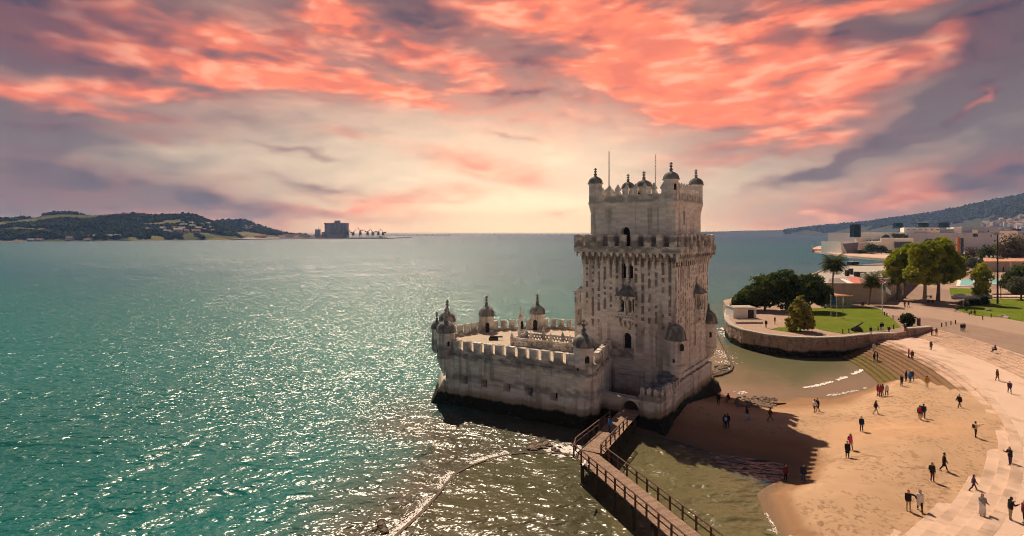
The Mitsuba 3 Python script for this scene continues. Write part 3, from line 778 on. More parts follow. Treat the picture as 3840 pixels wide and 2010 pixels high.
def sand_bump(p, n, uv):
    foot = smst(.56, .70, fbm(p.x / .42, p.y / .42, 6.0)) * smst(.35, .6, noise(p.x / 4, p.y / 4, 8.0))
    return .6 * fbm(p.x / .25, p.y / .25) - .8 * foot


mat('sand_mat', sand_colour, .8, .25, bump=sand_bump, scale=.07, eps=.04)
obj('sand_beach', trimesh.Trimesh(sv, np.vstack([q[:, [0, 1, 2]], q[:, [0, 2, 3]]]), process=False), 'sand_mat', smooth=True, kind='structure')


def step_colour(tone):
    def fn(p, n, uv):
        c = mix((.66 * tone, .47 * tone, .36 * tone), (.54 * tone, .375 * tone, .28 * tone), fbm(p.x / .8, p.y / .8, p.z / .8))
        c = mix(c, (.33, .22, .155), .6 * smst(.55, .72, fbm(p.x / 2.2 + 4, p.y / 2.2, p.z)))
        R = dr.sqrt(dr.square(p.x - CXC) + dr.square(p.y - CYC))
        fr_ = (R - R0s) / TRD; fr_ = fr_ - dr.floor(fr_)
        dust = smst(.26, .50, fr_ + .7 * (fbm(p.x / 1.8, p.y / 1.8, 4.0) - .5)) * smst(.25, .45, noise(p.x / 5, p.y / 5, 6.0) + .25 * (2.6 - p.z)) * (n.z > .7) * (p.z < 2.6)
        c = mix(c, (.37, .225, .13), .9 * dust)
        far = smst(70, 84, p.y + 5 * noise(p.x / 4, p.y / 4, 1.0))
        t = p.z + .35 * noise(p.x / 3, p.y / 3, 2.0)
        c = mix(c, mix((.215, .125, .07), (.275, .165, .095), fbm(p.x / .5, p.y / .5, 9.0)), far * smst(2.62, 2.45, t))
        return mix(c, mix((.14, .115, .03), (.20, .145, .05), fbm(p.x / .6, p.y / .6, 5.0)), far * smst(1.45, .9, t) * .9)
    return fn


for i, tone in enumerate((1.0, .92, 1.06)):
    mat(f'step_mat_{i}', step_colour(tone), .85, .2, bump=lambda p, n, uv: fbm(p.x * 5, p.y * 5, p.z * 5), scale=.015, eps=.03)


def arc(R, a0, a1, n=90):
    a = np.radians(np.linspace(a0, a1, n)); return np.column_stack([CXC + R * np.cos(a), CYC + R * np.sin(a)])


def ring_mesh(Ra, Rb, za, zb, a0, a1, n=90):
    A, B = arc(Ra, a0, a1, n), arc(Rb, a0, a1, n)
    v = np.vstack([np.column_stack([A, np.full(n, za)]), np.column_stack([A, np.full(n, zb)]), np.column_stack([B, np.full(n, zb)]), np.column_stack([B, np.full(n, za)])])
    i = np.arange(n - 1); f = []
    for r in range(3):
        a, b = r * n, (r + 1) * n
        f.append(np.stack([a + i, b + i, b + i + 1, a + i + 1], 1))
    return MB().add(v, np.vstack(f)[:, ::-1])


def curved_steps(name, nrow, Rs, tread, rise, z0, a0, a1, L, gap, n_parts):
    rows, pieces = [], []
    r_ = np.random.default_rng(len(name))
    for k in range(nrow):
        Ra, top = Rs + tread * k, z0 + rise * (k + 1)
        row = obj('step', ring_mesh(Ra + .05, Ra + tread + .12, -1.2 if z0 < 1 else z0 - .3, top - .05, a0, a1), 'step_mat_1', name, smooth=False)
        da = math.degrees(L / Ra); a = a0 - da * r_.random()
        while a < a1:
            near = name == 'beach_steps' and a < -26
            da = math.degrees((2.1 if near else L) / Ra)
            aa, bb = max(a, a0), min(a + da - math.degrees((.035 if near else gap) / Ra), a1)
            a += da
            if bb - aa < da * .2:
                continue
            dz = .012 * r_.random()
            A, B = arc(Ra, aa, bb, 2), arc(Ra + tread - .02, aa, bb, 2)
            if not (A[0][1] > 30):
                continue
            c = .025
            zt = top + dz
            v = [(*A[0], zt - rise - .1), (*A[1], zt - rise - .1), (*B[1], zt - rise - .1), (*B[0], zt - rise - .1), (*A[0], zt - c), (*A[1], zt - c), (*B[1], zt), (*B[0], zt)]
            e = (B - A) / np.linalg.norm(B - A, axis=1)[:, None] * c
            v += [(*(A[0] + e[0]), zt), (*(A[1] + e[1]), zt)]
            f = [[0, 4, 5, 1], [1, 5, 6, 2], [3, 7, 4, 0], [4, 8, 9, 5], [8, 7, 6, 9], [2, 6, 7, 3]]
            pieces.append((row, np.array(v), np.array(f)[:, ::-1]))
    sc = []
    for row, v, f in pieces:
        c = v.mean(0); px = abs(c[0] / c[1]) * F
        vis = px < 1940 and (CH - c[2]) / c[1] * F + HY < 2020 and ground_vis(c)
        sc.append(-1 / c[1] ** 2 if vis else 0)
    top_ = set(np.argsort(sc)[:n_parts].tolist()); rest = {}
    for i, (row, v, f) in enumerate(pieces):
        if i in top_ and sc[i] < 0:
            obj('stone_block', MB().add(v, f), f'step_mat_{int(r_.integers(3))}', row, smooth=False)
        else:
            rest.setdefault((row, int(r_.integers(3))), MB()).add(v, f)
    for (row, t), m in rest.items():
        obj('stonework', m, f'step_mat_{t}', row, kind='stuff', smooth=False)


def ground_vis(c):
    h = float(sand_h(np.array([c[0]]), np.array([c[1]]))[0])
    return h < c[2] + .35 or rad(c[0], c[1]) > 110.5


tag('beach_steps', None, None, None, 'structure'); tag('upper_steps', None, None, None, 'structure')
curved_steps('beach_steps', 12, R0s, TRD, RIS, 0.0, -62, -2.5, .74, .09, 290)
curved_steps('upper_steps', 7, R2t, .86, .17, 2.82, -56, -4.8, .72, .11, 290)
m = MB(); A, B = arc(R1t - .03, -64, -5.2), arc(R2t + .2, -64, -5.2)
m.prism(sg.Polygon(np.vstack([A, B[::-1]])), 2.3, 2.815)
mat('terrace_mat', lambda p, n, uv: mix(mix((.66, .47, .365), (.60, .425, .33), fbm(p.x / 3, p.y / 3, 1.0)), (.40, .26, .185), .5 * smst(.6, .75, fbm(p.x / 1.5, p.y / 4, 3.0))), .85, .2, bump=lambda p, n, uv: fbm(p.x * 3, p.y * 3), scale=.01, eps=.03)
obj('terrace', m, 'terrace_mat', smooth=False, kind='structure')


def plaza_colour(p, n, uv):
    c = mix((.33, .225, .175), (.27, .18, .14), fbm(p.x / 5, p.y / 5, 1.0))
    c = mix(c, (.25, .165, .12), .6 * smst(.55, .75, fbm(p.x / 1.2, p.y / 3, 3.0)))
    return mix(c, (.46, .32, .24), .6 * smst(66, 78, p.y) * smst(79, 70, p.x) + .5 * smst(.6, .7, noise(p.x / 14, p.y / 30, 5.0)))


mat('plaza_mat', plaza_colour, .85, .2, bump=lambda p, n, uv: fbm(p.x * 2, p.y * 2), scale=.02, eps=.05)
obj('plaza', MB().prism(land, -2.0, 4.0), 'plaza_mat', smooth=False, kind='structure')

# stone-faced quay wall of the mound
QW = thing('quay_wall', 'curved rough stone quay wall with a dark tide band below the lawn mound', 'wall')
mat('quay_mat', lambda p, n, uv: mix(mix(mix((.42, .30, .235), (.27, .195, .16), fbm(p.x / .9, p.y / .9, p.z / .5)), (.15, .11, .09), .6 * smst(.5, .7, fbm(p.x / .8, p.y / .8, p.z / 4))), (.018, .017, .012), smst(1.9, 1.4, p.z + .6 * noise(p.x / 1.5, p.y / 1.5, 1.0))), .9, .2, bump=lambda p, n, uv: fbm(p.x * 2, p.y * 2, p.z * 3), scale=.08, eps=.05)
line = sg.LineString([tuple(a) for a in MOUND])
qs, qp = [], np.random.default_rng(4)
LL = line.length
core_q = np.array([line.interpolate(s).coords[0] for s in np.arange(0, LL, .8)])
body = sg.LineString(core_q).buffer(.35, cap_style=2)
obj('core', MB().prism(body, -1.5, 3.9), 'quay_mat', QW)
cop = sg.LineString(core_q).buffer(.55, cap_style=2)
obj('coping', MB().prism(cop, 3.9, 4.16), 'concrete_mat', QW)
pcs = []
for r in range(8):
    s = -.6 * qp.random()
    while s < LL - .4:
        L = .8 + .7 * qp.random()
        a, b_ = (np.array(line.interpolate(max(0, min(LL, t))).coords[0]) for t in (s + .03, s + L - .03))
        s += L
        u = b_ - a; w = np.linalg.norm(u)
        if w < .3:
            continue
        u = u / w; n_ = np.array([u[1], -u[0]])
        if n_ @ (np.array([66, 130]) - a) > 0:
            n_ = -n_
        z0, z1 = .1 + r * .47, .1 + (r + 1) * .47 - .035; d = .40 + .10 * qp.random()
        P = lambda base, t, z: (*(base + n_ * t), z)
        v = [P(a, .3, z0), P(b_, .3, z0), P(b_, .3, z1), P(a, .3, z1), P(a + u * .03, d, z0 + .03), P(b_ - u * .03, d, z0 + .03), P(b_ - u * .03, d, z1 - .03), P(a + u * .03, d, z1 - .03)]
        pcs.append((np.linalg.norm(a), v))
pcs.sort(key=lambda t: t[0])
rest = MB()
for i, (_, v) in enumerate(pcs):
    f = [[0, 1, 5, 4], [1, 2, 6, 5], [2, 3, 7, 6], [3, 0, 4, 7], [4, 5, 6, 7]]
    if i < 280:
        obj('stone_block', MB().add(v, f), 'quay_mat', QW, smooth=False)
    else:
        rest.add(v, f)
if rest.n:
    obj('stonework', rest, 'quay_mat', QW, kind='stuff', smooth=False)
# stairs and wing wall between mound and terrace
ST = thing('stone_stair', 'short flight of stone stairs between the quay wall and the wing wall', 'stairs')
for k in range(6):
    t = k / 6
    a, b_ = np.array([80.6, 112.2]), np.array([84.6, 114.9])
    o = np.array([-.55, .83]) * (k * .5)
    obj('step', MB().prism([tuple(a + o), tuple(b_ + o), tuple(b_ + o + [-.55, 1.6]), tuple(a + o + [-.55, 1.6])], 2.5, 2.98 + .19 * k), f'step_mat_{k % 3}', ST, smooth=False)
WWl = thing('wing_wall', 'rough stone wing wall running back from the stairs beside the upper steps', 'wall')
O, U, N, L = edge((84.7, 115.0), (91.6, 117.2))
obj('core', face_prism(sg.box(0, 2.4, L, 4.5), O, U, N, -.8, 0), 'quay_mat', WWl)
obj('coping', face_prism(sg.box(-.1, 4.5, L + .1, 4.68), O, U, N, -1.0, .12), 'concrete_mat', WWl)
for r in range(5):
    s = 0
    while s < L - .2:
        w = min(.6 + .5 * qp.random(), L - s); z0 = 2.4 + r * .42
        obj('stone_block', face_prism(sg.box(s + .03, z0 + .02, s + w - .02, z0 + .40), O, U, N, -.05, .04 + .06 * qp.random()), 'quay_mat', WWl, smooth=False)
        s += w

# lawns
mat('lawn_mat', lambda p, n, uv: mix(mix((.155, .20, .015), (.11, .15, .012), fbm(p.x / 2.5, p.y / 2.5, 1.0)), (.20, .19, .04), .5 * smst(.58, .75, fbm(p.x / 6 + 3, p.y / 6, 2.0))), .9, .1, bump=lambda p, n, uv: noise(p.x * 9, p.y * 9), scale=.06, eps=.03)
G4 = lambda pts, h=4.0: [tuple(gp(px, py, h)[:2]) for px, py in pts]
LAWNS = [G4(((3048, 1228), (3090, 1240), (3160, 1252), (3232, 1247), (3310, 1237), (3378, 1228), (3366, 1212), (3345, 1195), (3320, 1176), (3302, 1160), (3250, 1152), (3120, 1154), (3050, 1156), (3010, 1175))),
         G4(((2888, 1236), (2920, 1228), (3000, 1228), (3010, 1246), (2950, 1244))),
         G4(((3588, 1163), (3622, 1174), (3660, 1184), (3720, 1188), (3762, 1191), (3800, 1200), (3860, 1210), (3990, 1232), (3990, 1122), (3840, 1121), (3722, 1121), (3690, 1134), (3590, 1150))),
         G4(((3560, 1080), (3690, 1084), (3690, 1097), (3640, 1103), (3565, 1106))),
         G4(((3061, 1040), (3064, 1031), (3100, 1020), (3120, 1020), (3100, 1032))), G4(((3208, 1013), (3250, 1007), (3255, 1012), (3215, 1018)))]
for k, pts in enumerate(LAWNS):
    obj('lawn', MB().prism(pts, 3.9, 4.06), 'lawn_mat', smooth=False, kind='structure')
obj('garden_path', MB().prism(G4(((3722, 1120), (3722, 1108), (4000, 1104), (4000, 1120))), 3.9, 4.03), 'terrace_mat', smooth=False, kind='structure')
# water: one sheet, coloured by depth, with the tower's shade painted into the pool
weir_pts = [(-13.2, 30), (-10.4, 40), (-9.55, 44.4), (-7.9, 48.5), (-7.1, 51.4), (-5.9, 55.8), (-4.4, 57.8), (-2.3, 59.6), (-.2, 60.8), (2.4, 61.3), (4.7, 61.1), (7.4, 60.3)]
spur_pts = [tuple(gp(*p)[:2]) for p in ((2690, 1255), (2713, 1300), (2732, 1340), (2747, 1374), (2740, 1392), (2703, 1408), (2650, 1418))]
weir_in = sg.Polygon(weir_pts + [(14, 62), (20, 50), (25, 30)])


def wave(p, n, uv):
    x, y = p.x, p.y

    def ridge(l, ax, amp, seed):
        c, s = math.cos(seed * .11 - .25), math.sin(seed * .11 - .25)
        u, v = c * x + s * y, c * y - s * x
        return amp * (1 - dr.abs(2 * noise(u / (l * ax) + seed, v / l + seed * 1.7, seed) - 1))
    calm = 1 - .82 * smst(27, 33, x) * smst(150, 128, y) * smst(20, 60, y) - .12 * smst(-11, -6, x) * smst(64, 58, y) * smst(33, 27, x)
    soft = lambda l, ax, amp, q: amp * (noise(x / (l * ax) + q, y / l - q * .7, q) + .5 * noise((x + .6 * y) / (l * ax * .55), (y - .35 * x) / (l * .55), q + 3.3))
    open_ = 1 + .3 * smst(130, 700, y)
    swell = smst(130, 500, y) * (ridge(17., 2.4, 2.0, 6.1) + ridge(34., 2.6, 4.6, 4.4) + ridge(90., 2.4, 10.0, 7.7))
    return swell + calm * open_ * (ridge(11., 2.2, .62, 3.1) + ridge(4.2, 1.9, .27, 11.3) + soft(1.9, 1.7, .42, 5.7) + soft(.75, 1.5, .20, 8.9) + soft(.3, 1.4, .075, 2.9)) + (1 - calm) * soft(.8, 1.5, .03, 2.2)


scene['water_mat'] = {'type': 'bumpmap', 'arbitrary': mikit.proc(wave, eps=.02), 'scale': 1.0,
                      'bsdf': {'type': 'principled', 'base_color': {'type': 'mesh_attribute', 'name': 'vertex_color'}, 'roughness': mikit.proc(lambda p, n, uv: .27 + .16 * smst(130, 800, p.y)), 'specular': .36}}
gx = np.unique(np.concatenate([np.arange(-120, 121, 1.5), -np.geomspace(120, 14000, 40), np.geomspace(120, 14000, 40)]))
gy = np.unique(np.concatenate([np.arange(18, 160, 1.5), np.geomspace(160, 10500, 60)]))
WX, WY = np.meshgrid(gx, gy)
x, y = WX.ravel(), WY.ravel()
pt = shapely.points(x, y)
col = np.empty((len(x), 3)); dist = np.hypot(x, y)
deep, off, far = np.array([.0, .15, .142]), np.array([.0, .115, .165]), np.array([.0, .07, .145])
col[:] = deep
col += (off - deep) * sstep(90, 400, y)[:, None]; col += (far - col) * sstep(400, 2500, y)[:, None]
nz = meshkit.fbm(np.stack([x / 25, y / 25, 0 * x], -1), 3) - .5
sh = np.clip(sstep(-36, -14, x + 44 * nz) * sstep(98, 64, y + 22 * nz - .25 * x), 0, 1)
col += (np.array([.085, .07, .045]) - col) * (sh * .95)[:, None]
dk = sstep(-12, -55, x + 30 * nz) * sstep(110, 50, y); col += (np.array([.004, .085, .075]) - col) * (dk * .6)[:, None]
iw = shapely.contains(weir_in, pt)
col[iw] = np.array([.085, .08, .042]) + nz[iw, None] * np.array([.06, .06, .03])
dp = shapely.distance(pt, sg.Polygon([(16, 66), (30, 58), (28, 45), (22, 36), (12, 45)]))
pc_ = np.array([.135, .118, .055])[None] + (np.array([.012, .035, .055]) - np.array([.135, .118, .055]))[None] * (sstep(98, 103, 1.9 * x + y + 4 * nz) * sstep(7, 11, x) * sstep(31, 27, x))[:, None]  # dark blue follows the tower shadow's edge: shade painted into the pool
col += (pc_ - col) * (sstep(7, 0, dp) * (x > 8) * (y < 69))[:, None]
dc = shapely.distance(pt, cove)
cm = sstep(9, 0, dc) * (x > 27) * (y > 80)
col += (np.array([.125, .122, .066]) - col) * cm[:, None]
db = shapely.distance(pt, sg.LineString([W0(2700, 1480), W0(2930, 1480), W0(3100, 1470), W0(3300, 1420), W0(3300, 1380)]))
col += (np.array([.21, .155, .105]) - col) * (sstep(9, 1, db) * cm)[:, None]
ls = shapely.distance(pt, land); col += (np.array([.05, .11, .10]) - col) * (sstep(25, 2, ls) * (y > 120) * .7)[:, None]
ny_, nx_ = WX.shape
i, j = np.meshgrid(np.arange(ny_ - 1), np.arange(nx_ - 1), indexing='ij')
q = np.stack([i * nx_ + j, i * nx_ + j + 1, (i + 1) * nx_ + j + 1, (i + 1) * nx_ + j], -1).reshape(-1, 4)
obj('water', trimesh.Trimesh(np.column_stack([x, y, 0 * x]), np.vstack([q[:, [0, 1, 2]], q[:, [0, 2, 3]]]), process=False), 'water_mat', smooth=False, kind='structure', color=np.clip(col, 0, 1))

# weirs, foam, rocks
mat('weir_mat', tinted((.17, .12, .085), (.07, .055, .04), .8), .8)
mat('foam_mat', (.80, .76, .72), .9, .2)
mat('rock_mat', lambda p, n, uv: mix(mix((.24, .17, .12), (.12, .085, .065), fbm(p.x / .4, p.y / .4, p.z / .4)), (.03, .03, .02), smst(.25, .05, p.z)), .8)
obj('weir_wall', MB().prism(sg.LineString(weir_pts).buffer(.15, cap_style=2), -1, .09), 'weir_mat', label='long low dark weir wall curving through the shallows left of the footbridge', cat='weir', smooth=False)
obj('weir_wall', MB().prism(sg.LineString(spur_pts).buffer(.22, cap_style=2), -1, .30), 'weir_mat', label='short hooked weir wall between the keep and the lawn mound', cat='weir', smooth=False)
fr = np.random.default_rng(12)


def foam(mb, pts, width, n, size, side=0.0, z=.03):
    ln = sg.LineString(pts); L = ln.length
    for _ in range(n):
        s = fr.random() * L
        a, b_ = np.array(ln.interpolate(s).coords[0]), np.array(ln.interpolate(min(L, s + .3)).coords[0])
        u = (b_ - a) / (np.linalg.norm(b_ - a) + 1e-6); nn = np.array([-u[1], u[0]])
        dn = meshkit.noise(np.array([[s / 2.5, 0, 3.0]]))[0]
        if dn < .42:
            continue
        c = a + nn * (side + width * fr.normal() * (.4 + dn)); r = size * (.35 + fr.random()); st = 1 + 1.6 * fr.random()
        t = np.linspace(0, 2 * math.pi, 7)[:-1] + fr.random()
        rr = r * (.6 + .6 * fr.random(6))
        v = c + np.outer(rr * np.cos(t) * st, u) + np.outer(rr * np.sin(t), nn)
        zz = z + .02 * fr.random()
        mb.add(np.vstack([np.column_stack([v, np.full(6, zz)]), [[*c, zz + .06 * r]]]), [[i, (i + 1) % 6, 6] for i in range(6)])


fm = MB()
foam(fm, weir_pts[1:9], .30, 1500, .075, .34); foam(fm, weir_pts[1:9], 1.2, 600, .06, 1.5); foam(fm, weir_pts[8:], .8, 700, .13, 1.2)
foam(fm, [W0(*p) for p in ((2950, 1464), (3000, 1457), (3060, 1447), (3120, 1432), (3190, 1408), (3240, 1385), (3266, 1366))], .16, 1100, .11)
foam(fm, [W0(*p) for p in ((3010, 1487), (3060, 1489), (3120, 1482), (3180, 1472), (3250, 1455))], .2, 240, .08)
foam(fm, [W0(*p) for p in ((3290, 1388), (3320, 1394), (3360, 1412))], .3, 200, .08)
foam(fm, [W0(*p) for p in ((2838, 1848), (2860, 1895), (2885, 1940), (2905, 1985), (2915, 2005))], .10, 240, .05)
foam(fm, [W0(*p) for p in ((2700, 1272), (2722, 1262), (2732, 1230))], 1.1, 380, .22)
foam(fm, [W0(*p) for p in ((2690, 1300), (2720, 1350), (2715, 1390))], 1.0, 300, .13)
foam(fm, [W0(*p) for p in ((2690, 1487), (2760, 1478), (2800, 1470))], .3, 120, .1)
obj('sea_foam', fm, 'foam_mat', kind='stuff', label='white foam along the weirs and at the edge of the beach', smooth=False)
ROCK = []
for k in range(5):
    m = trimesh.creation.icosphere(subdivisions=2)
    m.vertices *= (.55 + .8 * meshkit.noise(m.vertices * 1.6 + 9 * k))[:, None] * [1.25, .85, .6]
    ROCK.append(mikit.ply(m, 'rock_mat', smooth=False))


def rocks(group, label, n, fn):
    for i in range(n):
        x, y, z, s = fn(i)
        obj('rock', ROCK[i % 5], 'rock_mat', label=label, cat='rock', group=group, M=frame(x, y, z, fr.random() * 6.3, s))


def shore(i):
    p = stand(2760 + 150 * fr.random() + 0 * i, 1487 + 42 * fr.random() ** .8)
    return p[0], p[1], p[2] + .03, .22 + .38 * fr.random() ** 2


rocks('loose rocks at the waterline by the keep', 'small dark loose rock among the rubble at the waterline right of the keep', 80, shore)
rocks('rocks behind the weir', 'dark wave-washed rock in the foam between weir and bastion', 16, lambda i: (*gp(1985 + 120 * fr.random(), 1668 + 26 * fr.random())[:2], .05, .25 + .3 * fr.random()))
rocks('rocks inside the hooked weir', 'wet rock inside the hooked weir beside the keep', 24, lambda i: (*gp(2672 + 58 * fr.random(), 1372 + 34 * fr.random())[:2], .08, .3 + .45 * fr.random()))
rocks('rocks left of the weir', 'dark rock in the shallows at the lower left of the weir', 7, lambda i: (*gp(1378 + 75 * fr.random(), 1958 + 42 * fr.random())[:2], .02, .2 + .22 * fr.random()))
# ------------------------------------------------------------------ wooden footbridge
BR = thing('footbridge', 'brown wooden footbridge on piles bending towards the fortress gate', 'bridge')
BH = 2.2
legA0, legA1 = np.array([7.75, 54.95]), np.array([16.9, 30.0])
legB0, legB1 = np.array([8.35, 56.1]), np.array([15.5, 69.6])
br = np.random.default_rng(3)


def deck(a, b, w, z, start=0.0):
    L = np.linalg.norm(b - a); u = (b - a) / L; rz = math.atan2(u[1], u[0])
    n = int(L / .165)
    for i in range(n):
        c = a + u * (i + .5) * L / n
        obj('plank', MB().box((c[0], c[1], z - .03 + .004 * br.random()), (L / n - .022, w, .06), rz), f'plank_mat_{int(br.integers(3))}', BR, smooth=False)
    nn = np.array([-u[1], u[0]])
    for s in (-.8, .8):
        p, q = a + nn * s, b + nn * s
        c = (p + q) / 2
        obj('beam', MB().box((c[0], c[1], z - .2), (L, .18, .26), rz), 'dark_wood_mat', BR)


deck(legA0, legA1, 2.5, BH)
deck(legB0, legB1, 2.5, BH + .012)
obj('corner_platform', MB().prism([(6.45, 55.3), (8.2, 52.9), (9.3, 55.2), (7.3, 57.1)], BH - .14, BH - .066), 'plank_mat_1', BR, smooth=False)


def railing(pts, z, step=1.62):
    for a, b in zip(pts[:-1], pts[1:]):
        a, b = np.array(a), np.array(b); L = np.linalg.norm(b - a); u = (b - a) / L; rz = math.atan2(u[1], u[0])
        n = max(1, int(round(L / step)))
        for i in range(n + 1):
            c = a + u * L * i / n
            obj('rail_post', MB().box((c[0], c[1], z + .45), (.13, .13, 1.3), rz), 'rail_mat', BR, smooth=False)
        c = (a + b) / 2
        for zz, th, wd in ((1.12, .06, .13), (.62, .09, .05)):
            obj('rail', MB().box((c[0], c[1], z + zz), (L + .1, wd, th), rz), 'rail_mat', BR, smooth=False)


def offset(a, b, s):
    u = (b - a) / np.linalg.norm(b - a); nn = np.array([-u[1], u[0]]); return a + nn * s, b + nn * s


aL, aR = offset(legA0, legA1, -1.2), offset(legA0, legA1, 1.2)
bL, bR = offset(legB0, legB1, 1.2), offset(legB0, legB1, -1.2)
railing([(bL[1][0] - 2.6, bL[1][1] - 4.9), (6.75, 57.0), (6.35, 55.2), tuple(aL[1])], BH)
railing([(bR[1][0] - 3.0, bR[1][1] - 5.66), (9.15, 55.3), tuple(aR[1])], BH)
for a, b in ((legA0, legA1), (legB0, legB1)):
    L = np.linalg.norm(b - a); u = (b - a) / L; nn = np.array([-u[1], u[0]])
    for s in np.arange(.6, L, 3.1):
        for t in (-.95, .95):
            c = a + u * s + nn * t
            obj('pile', MB().tube((c[0], c[1], -1.5), (c[0], c[1], BH - .3), .17, n=10), 'dark_wood_mat', BR)
        p, q = a + u * s + nn * -1.15, a + u * s + nn * 1.15
        obj('cross_beam', MB().tube((*p, BH - .42), (*q, BH - .42), .12, n=6), 'dark_wood_mat', BR)
# gull gliding past the bridge
GB = thing('gull', 'white gull with outstretched wings gliding beside the footbridge corner', 'bird')
g = at(2192, 1739, 50.5)
v = np.array([(-.62, .10, .10), (-.3, .12, .16), (0, .08, .04), (.3, .12, .16), (.62, .10, .10), (.6, -.02, .10), (.3, -.08, .15), (0, -.1, .03), (-.3, -.08, .15), (-.6, -.02, .10)])
v2 = np.vstack([v, v - [0, 0, .025]])
f = [[i, i + 1, 8 - i, 9 - i] for i in range(4)]
fb = [[q + 10 for q in t[::-1]] for t in f] + [[i, i + 10, (i + 1) % 10 + 10, (i + 1) % 10] for i in range(10)]
obj('body', MB().lathe([(.01, -.26), (.06, -.18), (.085, 0), (.07, .12), (.05, .17), (.055, .22), (.01, .29)], n=10).moved(np.array([[1, 0, 0, 0], [0, 0, 1, 0], [0, -1, 0, 0], [0, 0, 0, 1.0]])).moved(frame(*g, rd(70))), 'white_metal_mat', GB)
obj('wings', MB().add(v2, f + fb).moved(frame(*g, rd(70))), 'white_metal_mat', GB)
obj('tail', MB().add([(-.05, -.2, 0), (.05, -.2, 0), (.1, -.38, 0), (-.1, -.38, 0), (0, -.25, -.03)], [[0, 1, 2, 3], [0, 3, 4, 4], [1, 4, 2, 2]]).moved(frame(*g, rd(70))), 'white_metal_mat', GB)
# ------------------------------------------------------------------ people
CLOTH = dict(black=(.018, .017, .02), navy=(.02, .028, .065), denim=(.055, .085, .16), maroon=(.13, .015, .03), red=(.42, .02, .035), pink=(.55, .05, .17), white=(.68, .66, .63), paleblue=(.28, .42, .62), blue=(.03, .16, .42), mustard=(.48, .25, .03),
             brown=(.12, .06, .03), khaki=(.30, .245, .14), grey=(.30, .29, .29), beige=(.48, .38, .26), purple=(.075, .035, .08), olive=(.09, .085, .035))
for k_, c_ in CLOTH.items():
    mat(f'{k_}_wear_mat', c_, .85, .2)
for k_, c_ in (('skin_0', (.46, .27, .19)), ('skin_1', (.33, .18, .12)), ('hair_dark', (.02, .014, .01)), ('hair_brown', (.07, .04, .02)), ('hair_fair', (.28, .19, .09)), ('hair_grey', (.3, .29, .28))):
    mat(f'{k_}_mat', c_, .6)


def hull(pts):
    """Hull of spheres given as (point, radius)."""
    return m3.Manifold.batch_hull([m3.Manifold.sphere(r, 10).translate([float(v) for v in p]) for p, r in pts])


def join(ms, length=None, it=3):
    a = m3.Manifold.batch_boolean(ms, m3.OpType.Add)
    if length:
        a = a.refine_to_length(length)
    t = a.to_mesh(); m = trimesh.Trimesh(t.vert_properties[:, :3], t.tri_verts, process=False)
    if it:
        trimesh.smoothing.filter_taubin(m, iterations=it)
    return m


V3 = lambda *a: np.array(a, float)


